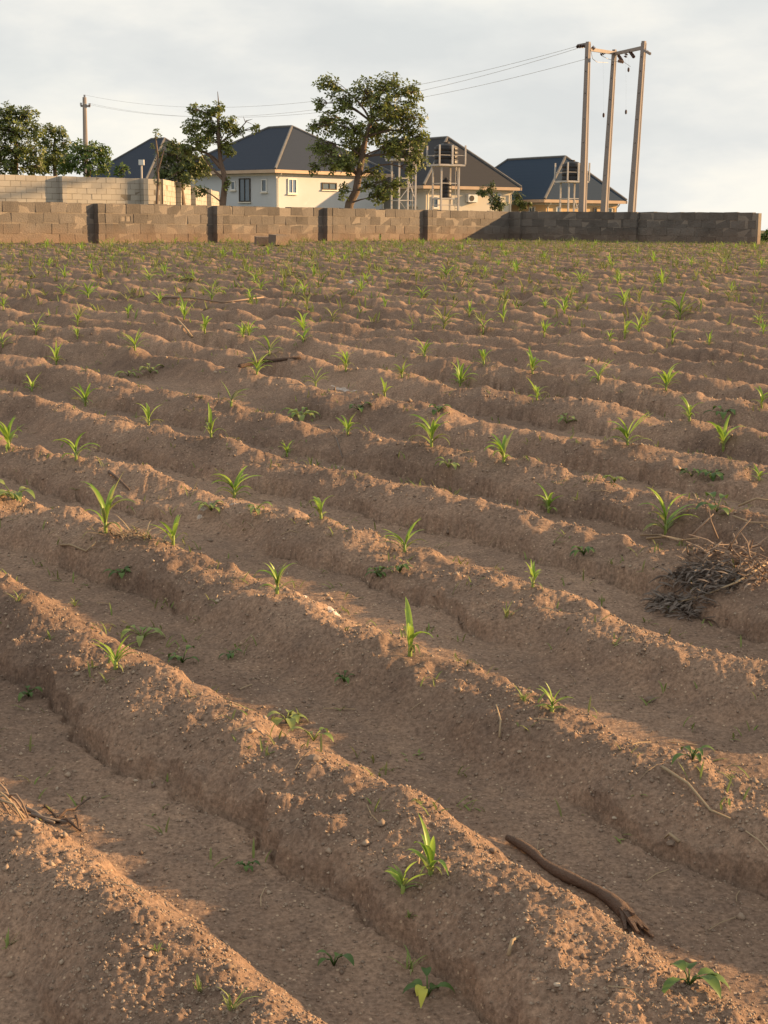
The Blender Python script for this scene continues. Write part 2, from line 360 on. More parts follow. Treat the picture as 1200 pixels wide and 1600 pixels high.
def field():
    ys = [1.5]
    while ys[-1] < 58: ys.append(ys[-1] + min(.1, max(.0035, ys[-1] ** 2 / 1500)))
    ys = np.array(ys); u = np.linspace(-1, 1, 621); m = np.linspace(0, 1, 46)[1:] ** 1.3
    s = np.concatenate([u * 0, u * 0])
    inner = np.outer(.27 * ys + .35, u); edge = (.27 * ys + .35)[:, None]; ext = (2.2 + .12 * ys)[:, None] * m[None, :]
    X = np.concatenate([-(edge + ext)[:, ::-1], inner, edge + ext], 1); Y = np.repeat(ys[:, None], X.shape[1], 1)
    Z = height(X.ravel(), Y.ravel()).reshape(X.shape)
    nr, nc = X.shape; idx = np.arange(nr * nc).reshape(nr, nc)
    f = np.stack([idx[:-1, :-1], idx[:-1, 1:], idx[1:, 1:], idx[1:, :-1]], -1).reshape(-1, 4)
    tag(link(bpy.data.objects.new('field', np_mesh('field', np.stack([X, Y, Z], -1).reshape(-1, 3), f, 'soil', True))),
        'ridged brown soil of the tilled maize field', 'field', kind='structure')
field()

def on_field(pts):
    """where the lines of sight through photo points meet the tilled ground"""
    d = np.array([ray(*p[:2]) for p in pts]); t = np.geomspace(1.8, 62, 1500)[None, :]
    res = []
    for row in d:
        P = row[None, :] * t[0][:, None]; P[:, 2] += CH
        ab = P[:, 2] - height(P[:, 0], P[:, 1]); i = np.argmax(ab < 0) if (ab < 0).any() else len(ab) - 1
        res.append(Vector((P[i, 0], P[i, 1], float(height(P[i:i + 1, 0], P[i:i + 1, 1])[0]))))
    return res

# loose crumbs of soil
def crumbs(n, y0, y1, name, rmin, rmax, material, label, want=.3):
    y = 1 / (1 / y0 + rng.random(n) * (1 / y1 - 1 / y0)); x = (rng.random(n) * 2 - 1) * (.27 * y + .5)
    z, prof, loose = height(x, y, True)
    keep = rng.random(n) < (.10 + .9 * loose * sstep(.2, .7, prof)) * (1 - want) + want * .6
    x, y, z = x[keep], y[keep], z[keep]; n = len(x)
    r = rmin * (rmax / rmin) ** (rng.random(n) ** 2.2) * (.75 + .12 * np.minimum(y, 9))
    o = np.array([(1, 0, 0), (0, 1, 0), (-1, 0, 0), (0, -1, 0), (0, 0, 1), (0, 0, -1)], float)
    V = o[None] * (.6 + .8 * rng.random((n, 6, 1))) * r[:, None, None]
    V[:, :, :2] += rng.normal(0, .25, (n, 6, 2)) * r[:, None, None]
    V += np.stack([x, y, z + r * .25], -1)[:, None, :]
    fb = np.array([(0, 1, 4), (1, 2, 4), (2, 3, 4), (3, 0, 4), (1, 0, 5), (2, 1, 5), (3, 2, 5), (0, 3, 5)])
    f = (fb[None] + (np.arange(n) * 6)[:, None, None]).reshape(-1, 3)
    tag(link(bpy.data.objects.new(name, np_mesh(name, V.reshape(-1, 3), f, material))), label, 'soil', kind='stuff')
crumbs(110000, 2.1, 9, 'soil_crumbs', .0011, .0042, 'crumb', 'loose crumbs of orange brown soil on the ridges')
crumbs(1100, 2.1, 24, 'gravel', .0015, .005, 'stone', 'pale grit and small stones scattered over the soil', 1.0)
crumbs(1500, 2.1, 12, 'soil_clods', .0035, .0095, 'crumb', 'larger clods of dry soil strewn along the ridges', .25)

# ------------------------------------------------------------------ block walls
def block_variants(n, mat_name, size=(.445, .225, .222), jit=.010):
    """block meshes lying along X, Y thick, origin at the centre"""
    out = []
    for i in range(n):
        b = MB().box((0, 0, 0), size, jit=jit); out.append(b.mesh('block', mat_name))
    return out
def hollow_block(mat_name):
    b = MB(); L, T, H = .445, .225, .222
    # a block laid with its two cells open to the front
    xs = [-L / 2, -.15, -.02, .02, .15, L / 2]; zs = [-H / 2, -.06, .06, H / 2]
    b.box((0, .05, 0), (L, .12, H))
    for x0, x1, z0, z1 in ((xs[0], xs[5], zs[0], zs[1]), (xs[0], xs[5], zs[2], zs[3]), (xs[0], xs[1], zs[1], zs[2]), (xs[2], xs[3], zs[1], zs[2]), (xs[4], xs[5], zs[1], zs[2])):
        b.box(((x0 + x1) / 2, -.0625, (z0 + z1) / 2), (x1 - x0, .103, z1 - z0))
    return b.mesh('block', mat_name)
BV = block_variants(7, 'block'); HB = block_variants(4, 'block', (.215, .225, .222)); OPEN = hollow_block('block')
PV = block_variants(6, 'pale_block', jit=.004); PH = block_variants(3, 'pale_block', (.215, .225, .222), .004)
CO = .2375     # course height
def wall(name, A, B, ztop, ncourse, zfoot, label, pil, V, H, mortar, skip=(), front=None, opened=(), pil_side=1, proud=.165, pil_w=.45):
    """straight wall from A to B (x, y); the face looked at is on the right hand of A>B; pil = metres along it"""
    A, B = Vector((A[0], A[1], 0)), Vector((B[0], B[1], 0)); L = (B - A).length; ux = (B - A) / L; rz = math.atan2(ux.y, ux.x)
    w = empty(name, (A.x, A.y, zfoot), rz, label, 'wall')
    top = ztop - zfoot
    core = MB().box((L / 2, 0, (top - .03 - .45) / 2), (L, .211, top - .03 + .45))
    core.build('mortar', mortar, w)
    n = int(L / .457)
    for c in range(ncourse):
        z = top - CO * (c + .5); off = .2285 * (c % 2)
        for i in range(-1, n + 1):
            x = .2285 + i * .457 + off
            if x < -.02 or x > L + .02: continue
            half = None
            if x - .2225 < 0: x, half = (x + .2225) / 2, 1
            elif x + .2225 > L: x, half = (x - .2225 + L) / 2, 1
            if (c, i) in skip: continue
            me = OPEN if (c, i) in opened else random.choice(H if half else V)
            o = link(bpy.data.objects.new('block', me), w)
            o.location = (x + random.uniform(-.006, .006), random.uniform(-.007, .007), z + random.uniform(-.006, .006))
            if me is not OPEN: o.rotation_euler = (random.choice((0, math.pi)), 0, random.uniform(-.008, .008))
    for px in pil:
        p = MB().box((0, 0, 0), (pil_w - .03, proud - .02, top + .35)).build('pilaster', mortar, w)
        p.location = (px, -(.1125 + proud / 2), (top - .35) / 2 - .01)
        nc = 2 if pil_w > .3 else 1
        for c in range(ncourse):
            for j in range(nc):
                o = link(bpy.data.objects.new('block', random.choice(H)), p)
                o.location = ((j - (nc - 1) / 2) * .226 + random.uniform(-.004, .004), random.uniform(-.006, .006), top - CO * (c + .5) + random.uniform(-.004, .004) - p.location.z)
                o.scale = (1, proud / .225, 1)
    return w
WT = 1.915
def wall_pt(px, h): return at(px, 350 - 0 * h, PPM * .95 / h)
A0 = wall_pt(0, 64.0); C0 = wall_pt(797, 44.0); E0 = wall_pt(1187, 49.0)
u_ = (C0 - A0); u_.z = 0; u_.normalize(); LS = A0 - u_ * 3.2
def along(px, P0, u):
    """metres along the wall line where photo column px meets it"""
    d = ray(px, 350); k = np.array([[d[0], -u.x], [d[1], -u.y]]); return float(np.linalg.solve(k, np.array([P0.x, P0.y]))[1])
pl = [along(p, LS, u_) for p in (153, 337, 508, 664)]
wall('block_wall', (LS.x, LS.y), (C0.x, C0.y), WT, 4, .93, 'long sunlit brown block wall crossing the back of the field', pl, BV, HB, 'mortar',
     skip=[(0, 27), (0, 36), (0, 42)], opened=[(1, int(along(172, LS, u_) / .457))])
v_ = (E0 - C0); v_.z = 0; v_.normalize()
S2 = C0 + v_ * .22
pr = [along(p, S2, v_) for p in (809, 990)]
wall('block_wall', (S2.x, S2.y), (E0.x, E0.y), WT, 4, .93, 'shaded grey block wall running to the right behind the field', pr, BV, HB, 'mortar', proud=.12)
# newer pale wall further back on the left, and its return towards the houses
P0 = at(0, 272.5, 64); P1 = at(250, 279.5, 68.5); pu = (P1 - P0); pu.z = 0; pu.normalize(); PS = P0 - pu * 3.5
zt = (P0.z + P1.z) / 2
P2 = at(341, 300, 68.5 * 1.42)
wall('block_wall', (PS.x, PS.y), (P1.x, P1.y), zt, 6, gz(P1.x, P1.y), 'pale new block wall on the left, facing the field, with dark posts', [along(p, PS, pu) for p in (96, 222)], PV, PH, 'pale_mortar', pil_w=.22, proud=.3)
ru = (P2 - P1); ru.z = 0; rl = ru.length; ru.normalize(); R1 = P1 + ru * .13
rw = wall('block_wall', (R1.x, R1.y), (P2.x, P2.y), zt, 6, gz(P1.x, P1.y), 'bright sunlit return of the pale block wall, receding towards the houses', [along(p, R1, ru) for p in (272, 296, 321)], PV, PH, 'pale_mortar', pil_w=.22, proud=.25)

# loose blocks at the foot of the wall
for (x, y, s, rz, lab) in ((411, 373, .8, .3, 'smaller loose block lying at the foot of the brown wall'), (436, 371, 1, .9, 'larger loose block at the wall foot, right of the smaller one')):
    P = on_field([(x, y + 11)])[0]
    o = link(bpy.data.objects.new('loose_block', BV[0])); o.location = P + Vector((0, 0, .10)); o.rotation_euler = (.08, .05, rz); o.scale = (s, s, s); tag(o, lab, 'block', 'loose blocks at the foot of the wall')

# ------------------------------------------------------------------ houses
def house(corner, Y0, az, W, inset, ridge_len, apex_y, wallmat, roofmat, label, windows, wall_h=3.3):
    O = at(*corner, Y0); az = R_(az); ex = Vector((math.sin(az), math.cos(az), 0)); ey = Vector((-math.cos(az), math.sin(az), 0))
    L = 2 * inset + ridge_len; zr = 0
    mid = O + ex * (W / 2) + ey * inset
    rise = at(600, apex_y[1], mid.y).z - O.z; d = ray(*apex_y); rise = (CH + d[2] * mid.y / d[1]) - O.z
    zb = min(gz(O.x, O.y), O.z - wall_h)
    h = empty('house', (O.x, O.y, zb), math.atan2(ex.y, ex.x), label, 'house')       # local x = lit end wall, local y = long side
    e = O.z - zb; ov = .55
    w = MB().box((W / 2, L / 2, (e - .22) / 2 - .2), (W - 2 * ov, L - 2 * ov, e - .22 + .4)).build('wall', wallmat, h)
    # roof: four hipped slopes with thickness
    r = MB(); p = [(0, 0, e), (W, 0, e), (W, L, e), (0, L, e), (W / 2, inset, e + rise), (W / 2, L - inset, e + rise)]
    q = [(a, b, c - .14) for a, b, c in p[:4]]
    r.add(p + q, [(0, 1, 4), (1, 2, 5, 4), (2, 3, 5), (3, 0, 4, 5), (0, 6, 7, 1), (1, 7, 8, 2), (2, 8, 9, 3), (3, 9, 6, 0), (9, 8, 7, 6)])
    rf = r.build('roof', roofmat, h)
    for a, b in ((0, 4), (1, 4), (2, 5), (3, 5), (4, 5)):
        A, B = Vector(p[a]), Vector(p[b]); MB().tube([A + Vector((0, 0, .02)), (A + B) / 2 + Vector((0, 0, .03)), B + Vector((0, 0, .02))], .11, 6).build('ridge_cap', 'ridge_cap', rf)
    for A, B in (((0, 0), (W, 0)), ((0, 0), (0, L)), ((W, 0), (W, L))):
        A, B = Vector((*A, e - .10)), Vector((*B, e - .10)); dv = (B - A).normalized(); nv = Vector((dv.y, -dv.x, 0)) * (1 if A.x == 0 and B.x == W else -1 if A.x == 0 else 1)
        MB().box((A + B) / 2 + nv * .02 + Vector((0, 0, -.045)), ((B - A).length + .08, .06, .24), (dv, Vector((-dv.y, dv.x, 0)), Vector((0, 0, 1)))).build('fascia', 'fascia', h)
    # moulded band under the eaves and the down pipe at the near corner
    MB().box((W / 2, L / 2, e - .36), (W - 2 * ov + .12, L - 2 * ov + .12, .16)).build('cornice', 'trim', h)
    MB().tube([(ov + .12, .03, e - .2), (ov + .12, .12, e - .38), (ov + .12, ov - .09, e - .62), (ov + .12, ov - .09, .1)], .055, 6).build('down_pipe', 'trim', h)
    MB().tube([(W - ov - .12, .03, e - .2), (W - ov - .12, .12, e - .38), (W - ov - .12, ov - .09, e - .62), (W - ov - .12, ov - .09, .1)], .055, 6).build('down_pipe', 'trim', h)
    inv = h.matrix_basis.inverted()
    for (side, x, y, pw, ph, g) in windows:
        # meet the facade plane
        d = Vector(ray(x, y)); o = Vector((0, 0, CH)); ol = inv @ o; dl = inv.to_3x3() @ d; k = 1 if side == 'end' else 0
        t = (ov - ol[k]) / dl[k]; P = ol + dl * t
        nx = abs((inv.to_3x3() @ Vector((1, 0, 0)))[1 - k]) or 1
        s = t * 1.0; ww = pw * s / F / max(.25, abs((ex if k else ey).x)) ; hh = ph * s / F
        ax = (Vector((1, 0, 0)), Vector((0, 1, 0)), Vector((0, 0, 1))) if k else (Vector((0, -1, 0)), Vector((1, 0, 0)), Vector((0, 0, 1)))
        nv = Vector((0, -1, 0)) if k else Vector((-1, 0, 0))
        P = Vector((P.x, ov, P.z)) if k else Vector((ov, P.y, P.z))
        f = MB()
        fw = .08
        for sx in (-1, 1): f.box(P + ax[0] * sx * (ww / 2 - fw / 2) + nv * .03, (fw, .12, hh), ax)
        for sz in (-1, 1): f.box(P + ax[2] * sz * (hh / 2 - fw / 2) + nv * .03, (ww - 2 * fw, .118, fw), ax)
        wo = f.build('window', 'dark_iron' if g == 'iron' else 'white_frame', h)
        np_ = 2 if ww > .7 else 1
        for j in range(np_):
            pwid = (ww - 2 * fw) / np_
            MB().box(P + ax[0] * ((j + .5) * pwid - (ww - 2 * fw) / 2) + nv * .02, (pwid - .03, .03, hh - 2 * fw), ax).build('pane', 'glass' if g == 'iron' else g, wo)
        if np_ == 2: MB().box(P + nv * .035, (.05, .11, hh - 2 * fw), ax).build('mullion', 'white_frame' if g != 'iron' else 'dark_iron', wo)
        MB().box(P - ax[2] * (hh / 2 + .05) + nv * .05, (ww + .16, .2, .08), ax).build('sill', 'trim', wo)
    return h, inv, ov
def air_con(hs, x, y, label, s=1.0):
    h, inv, ov = hs
    d = inv.to_3x3() @ Vector(ray(x, y)); ol = inv @ Vector((0, 0, CH)); t = (ov - ol[1]) / d[1]; P = ol + d * t
    Wd = h.matrix_basis @ Vector((P.x, ov - .22 * s, P.z))
    a = empty('air_conditioner', (Wd.x, Wd.y, Wd.z - .3 * s), h.rotation_euler.z, label, 'air conditioner')
    MB().box((0, 0, .3 * s), (.85 * s, .34 * s, .58 * s)).build('casing', 'white_frame', a)
    ring = []
    MB().tube([(-.12 * s, -.175 * s, .3 * s), (-.12 * s, -.19 * s, .3 * s)], .22 * s, 16).build('fan_grille', 'dark_iron', a)
    for sx in (-1, 1):
        MB().box((sx * .3 * s, .06 * s, -.02), (.04, .44 * s, .04)).build('bracket', 'dark_iron', a)
H2 = house((430, 264), 115, 45, 12.3, 5.1, 2.75, (455, 198), 'cream', 'roof_slate', 'cream house with dark hipped roof, tree standing before its right end',
      [('side', 383, 297, 19, 36, 'iron'), ('side', 413.5, 290, 9, 20, 'glass'), ('side', 365, 290, 8, 14, 'glass'), ('end', 456, 291, 13, 23, 'blue_glass'), ('end', 514, 291, 22, 11, 'iron')])
H3 = house((662, 289), 120, 60, 9.06, 3.9, 9, (697, 215), 'yellow_cream', 'roof_brown', 'pale yellow house with brown roof behind the two larger tank towers',
      [('side', 649, 310, 6, 22, 'glass'), ('side', 640, 310, 6, 22, 'glass'), ('end', 776, 309, 13, 13, 'blue_glass'), ('end', 680, 316, 9, 18, 'glass')])
air_con(H3, 735, 310, 'outdoor air conditioning unit on the pale yellow house wall')
H4 = house((851, 311), 125, 60, 8.3, 3.0, 8.4, (881, 245), 'orange_cream', 'roof_blue', 'orange walled house with blue grey roof behind the three concrete poles',
      [('end', 872, 330, 8, 14, 'blue_glass'), ('end', 929, 332, 6, 14, 'iron'), ('end', 952, 331, 9, 12, 'glass'), ('side', 832, 330, 8, 14, 'glass')])
H1 = house((228, 281), 150, 45, 11.5, 4.6, 2.2, (263, 216.5), 'cream', 'roof_slate', 'leftmost house, only its dark roof showing above the pale wall', [('end', 300, 292, 9, 16, 'glass')])

# ------------------------------------------------------------------ water towers
def tower(x, Y, half_px, plat_y, label, lean=0, lower=None, brace=True, red=False):
    P = at(x, plat_y, Y); s = Y / PPM; hw = half_px * s; zb = gz(P.x, P.y); H = P.z - zb
    t = empty('tank_tower', (P.x, P.y, zb), R_(24), label, 'tower', 'steel towers that carry water tanks')
    for sx in (-1, 1):
        for sy in (-1, 1):
            MB().box((sx * hw, sy * hw, H / 2 - .1), (.10, .10, H + .2)).build('leg', 'steel', t)
    lv = [H * .38, H * .72]
    for z in lv:
        for a, b in (((-hw, -hw), (hw, -hw)), ((hw, -hw), (hw, hw)), ((hw, hw), (-hw, hw)), ((-hw, hw), (-hw, -hw))):
            MB().tube([(*a, z), (*b, z)], .035, 4).build('crossbar', 'steel', t)
    if brace:
        for a, b in (((-hw, -hw, lv[0]), (hw, -hw, lv[1])), ((hw, -hw, .2), (-hw, -hw, lv[0])), ((hw, -hw, lv[0]), (hw, hw, lv[1]))):
            MB().tube([a, b], .03, 4).build('brace', 'steel', t)
    pf = MB().box((0, 0, H), (2 * hw + .62, 2 * hw + .62, .12)).build('platform', 'steel', t)
    rr = hw + .3
    posts = [(-rr, -rr), (rr, -rr), (rr, rr), (-rr, rr), (0, -rr)]
    for i, a in enumerate(posts):
        MB().box((a[0], a[1], H + .66), (.09 if i != 4 else .12, .09, 1.2)).build('post', 'steel', t)
    for z in (.62,):
        for i in range(4):
            a, b = posts[i], posts[(i + 1) % 4]
            MB().tube([(*a, H + z), (*b, H + z)], .025, 4).build('rail', 'steel', t)
    lad = MB()
    for sx in (-.16, .16): lad.tube([(hw + .1, sx - .1, 0), (hw + .1, sx - .1, H)], .02, 4)
    for k in range(int(H / .35)): lad.tube([(hw + .1, -.26, .3 + k * .35), (hw + .1, .06, .3 + k * .35)], .015, 4)
    lad.build('ladder', 'steel', t)
    return t, Vector((P.x, P.y, P.z + .06)), hw
def tank(P, r, h, label):
    t = empty('water_tank', P, random.random(), label, 'water tank', 'black plastic water tanks')
    prof = [(r * .96, 0), (r, .04)]
    for k in range(4):
        z0 = .06 + k * (h - .06) / 4; z1 = z0 + (h - .06) / 4
        prof += [(r, z0 + .02), (r, z1 - .05), (r * .965, z1 - .03), (r * .965, z1 - .01)]
    prof += [(r * .97, h), (r * .6, h + .16), (r * .24, h + .22)]
    n = 20; vs, fs = [], []
    for a, z in prof:
        for j in range(n): vs.append((a * math.cos(2 * math.pi * j / n), a * math.sin(2 * math.pi * j / n), z))
    for i in range(len(prof) - 1):
        for j in range(n): fs.append((i * n + j, i * n + (j + 1) % n, (i + 1) * n + (j + 1) % n, (i + 1) * n + j))
    fs += [tuple(range(n - 1, -1, -1)), tuple((len(prof) - 1) * n + j for j in range(n))]
    MB().add(vs, fs).build('tank_body', 'tank', t, True)
    MB().tube([(0, 0, h + .20), (0, 0, h + .30)], r * .26, 14).build('lid', 'tank', t)
    MB().tube([(r * .98, 0, .15), (r + .15, 0, .15), (r + .15, 0, -.4)], .03, 6).build('outlet_pipe', 'steel', t)
t1, p1, w1 = tower(631, 100, 13.5, 250, 'steel tank tower half hidden by the big tree')
tank(p1, w1 * 1.2, 1.1, 'black water tank half hidden among leaves of the big tree')
t2, p2, w2 = tower(697, 103, 14.5, 258.5, 'middle steel tank tower in front of the pale yellow house', brace=False)
tank(p2, w2 * 1.25, 1.12, 'black water tank on top of the middle tower')
q2 = at(692, 309, 103); sh = MB().box((0, 0, q2.z - t2.location.z - .06), (2 * w2, 2 * w2, .1)).build('lower_platform', 'steel', t2)
tank(Vector((t2.location.x, t2.location.y, q2.z - .01)), w2 * .62, 1.0, 'smaller black tank standing low inside the middle tower')
t3, p3, w3 = tower(893.5, 108, 12, 284, 'steel tank tower in front of the orange house, beside a pole', brace=True)
tank(p3, w3 * 1.28, 1.1, 'black water tank on the tower beside the concrete pole')
# small lamp post over the pale wall
P = at(221, 256, 90); zb = gz(P.x, P.y)
t = empty('lamp_post', (P.x, P.y, zb), 0, 'thin pale post with a small box on top, above the pale wall', 'post')
MB().tube([(0, 0, -.2), (0, 0, P.z - zb)], .06, 6).build('post', 'steel', t); MB().box((0, 0, P.z - zb + .08), (.3, .22, .3)).build('lamp_box', 'white_frame', t)

# ------------------------------------------------------------------ power poles
def pole(bx, by, tx, ty, Y, wb, wt, rz, label):
    B = at(bx, by, Y); T = at(tx, ty, Y); zb = gz(B.x, B.y); k = (zb - .3 - B.z) / (T.z - B.z); G = B + (T - B) * k
    t = empty('power_pole', (G.x, G.y, zb), 0, label, 'pole', 'concrete power poles')
    D = Vector((T.x - G.x, T.y - G.y, T.z - zb)); c, s = math.cos(rz), math.sin(rz)
    ex, ey = Vector((c, s, 0)), Vector((-s, c, 0)); vs = []
    # I-shaped section: two flanges with shallow recesses between, as cast poles have
    sec = [(-1, -1), (1, -1), (1, -.55), (.8, -.4), (.8, .4), (1, .55), (1, 1), (-1, 1), (-1, .55), (-.8, .4), (-.8, -.4), (-1, -.55)]
    n = len(sec); fs = []
    for i in range(7):
        f = i / 6; w = (wb + (wt - wb) * f) / 2
        for a, b in sec: vs.append(D * f + Vector((0, 0, -.3 * (1 - f))) + ex * a * w * .8 + ey * b * w)
    for i in range(6):
        for j in range(n): fs.append((i * n + j, i * n + (j + 1) % n, (i + 1) * n + (j + 1) % n, (i + 1) * n + j))
    fs += [tuple(range(n - 1, -1, -1)), tuple(6 * n + j for j in range(n))]
    MB().add(vs, fs).build('shaft', 'concrete', t)
    MB().box(D + Vector((0, 0, .02)), (wt * .7, wt * .8, .1), (ex, ey, Vector((0, 0, 1)))).build('cap', 'concrete', t)
    for f in (.35, .5, .62, .75, .86, .93):
        MB().tube([D * f - ey * (wt * .75), D * f + ey * (wt * .75)], .02, 5).build('bolt', 'dark_iron', t)
    return t, T
PA, TA = pole(910, 333, 919, 68, 66, .32, .20, R_(-35), 'left of the three tall concrete poles, nearest the tank tower')
PB, TB = pole(944, 333, 960, 80, 72, .34, .20, R_(-35), 'middle concrete pole of the three, slightly shorter')
PC, TC = pole(987, 333, 1006, 67, 65, .32, .20, R_(-35), 'rightmost concrete pole of the three, leaning to the right')
def local(t, p): return Vector(p) - t.location
def beam(t, a, b, r=.07, name='crossarm', m='concrete'):
    a, b = local(t, a), local(t, b); d = (b - a).normalized(); s = Vector((-d.y, d.x, 0)).normalized()
    return MB().box((a + b) / 2, ((b - a).length, r * 1.3, r * 2), (d, s, d.cross(s))).build(name, m, t)
d_ = Vector((0, 0, -.22))
beam(PA, at(903, 72, 66.5), at(922, 68.5, 66)); 
beam(PB, TA + d_, TB + Vector((0, 0, -.08))); beam(PC, TB + Vector((0, 0, -.12)), TC + Vector((0, 0, -.18)))
beam(PC, at(1003, 77, 65), at(1016, 84, 64.5), .05)
def insulator(t, a, b, n=4, r=.075):
    a, b = local(t, a), local(t, b); g = MB(); g.tube([a, b], .02, 5)
    o = g.build('insulator', 'insulator', t, True)
    for k in range(n):
        f = .15 + .7 * k / (n - 1); c = a + (b - a) * f; d = (b - a).normalized() * .02
        MB().tube([c - d, c + d], r, 9).build('disc', 'insulator', o)
insulator(PA, at(917, 72, 66), at(900, 73, 66.4)); insulator(PA, at(925, 73, 66.3), at(929, 77, 66.3), 3)
insulator(PB, at(948, 80, 71), at(938, 86, 71)); insulator(PB, at(966, 86, 72), at(972, 95, 71.5), 4); insulator(PB, at(966, 95, 71.5), at(974, 97, 71.3), 3)
insulator(PC, at(980, 80, 69), at(977, 90, 69), 3); insulator(PC, at(984, 80, 68), at(991, 90, 67.5), 4); insulator(PC, at(1006, 77, 65), at(1017, 85, 64.6), 3, .06)
def sagwire(t, pts, name='jumper', r=.012):
    MB().tube([local(t, p) for p in pts], r, 4).build(name, 'wire', t)
sagwire(PA, [at(923, 78, 66), at(926, 92, 66.5), at(933, 97, 67.5), at(950, 98, 70)]); sagwire(PB, [at(940, 87, 71), at(950, 92, 71.5), at(962, 96, 71.5), at(975, 97, 71.3), at(985, 104, 70)])
for (x, y0, y1, Y, lab) in ((943, 150, 180, 69, 'dark dropper hanging between the left and middle poles'), (982, 88, 109, 69, 'upper dark dropper hanging right of the middle pole'), (978, 130, 175, 69, 'lower dark dropper hanging right of the middle pole')):
    a, b = at(x - 1, 84, Y), at(x, y1, Y)
    t = empty('dropper', b, 0, lab, 'dropper', 'droppers hanging from the pole frame')
    MB().tube([a - b, (a - b) * .5 + Vector((.02, 0, 0)), Vector((0, 0, .05))], .0016, 4).build('dropper_wire', 'wire', t)
    MB().tube([(0, 0, -.10), (0, 0, -.05), (0, 0, .05), (0, 0, .10)], [.015, .05, .05, .02], 7).build('weight', 'insulator', t)
# single pole far left
LB, LT = at(134, 268, 112), at(132, 152, 112); zb = gz(LB.x, LB.y)
t = empty('power_pole', (LB.x, LB.y, zb), 0, 'lone distant power pole above the left trees', 'pole', 'concrete power poles')
MB().tube([Vector((0, 0, -.3)), LT - Vector((LB.x, LB.y, zb))], [.22, .14], 8).build('shaft', 'concrete', t)
beam(t, at(126, 165.5, 112), at(141, 166, 112), .07)
for x, y0, y1 in ((126.5, 165, 160.5), (140, 166, 161.5), (132, 153, 148)): insulator(t, at(x, y0, 112), at(x, y1, 112), 3, .08)
# three lines between the pole frame and the far pole
for (a, b, sag, lab) in ((at(133, 148.5, 112), at(901, 72.5, 66.4), 1.55, 'upper power line sagging from the far pole to the left pole top'),
                         (at(126.5, 160.5, 112), at(901, 76, 66.6), 1.75, 'middle power line sagging from the far pole to the pole frame'),
                         (at(140, 161.5, 112), at(916, 92, 67), 1.6, 'lowest power line sagging from the far pole to the pole frame')):
    pts = []
    for k in range(41):
        f = k / 40; p = a + (b - a) * f; p.z -= 4 * sag * f * (1 - f); pts.append(p)
    tag(MB().tube(pts, .009, 4).build('power_line', 'wire'), lab, 'power line', 'power lines')

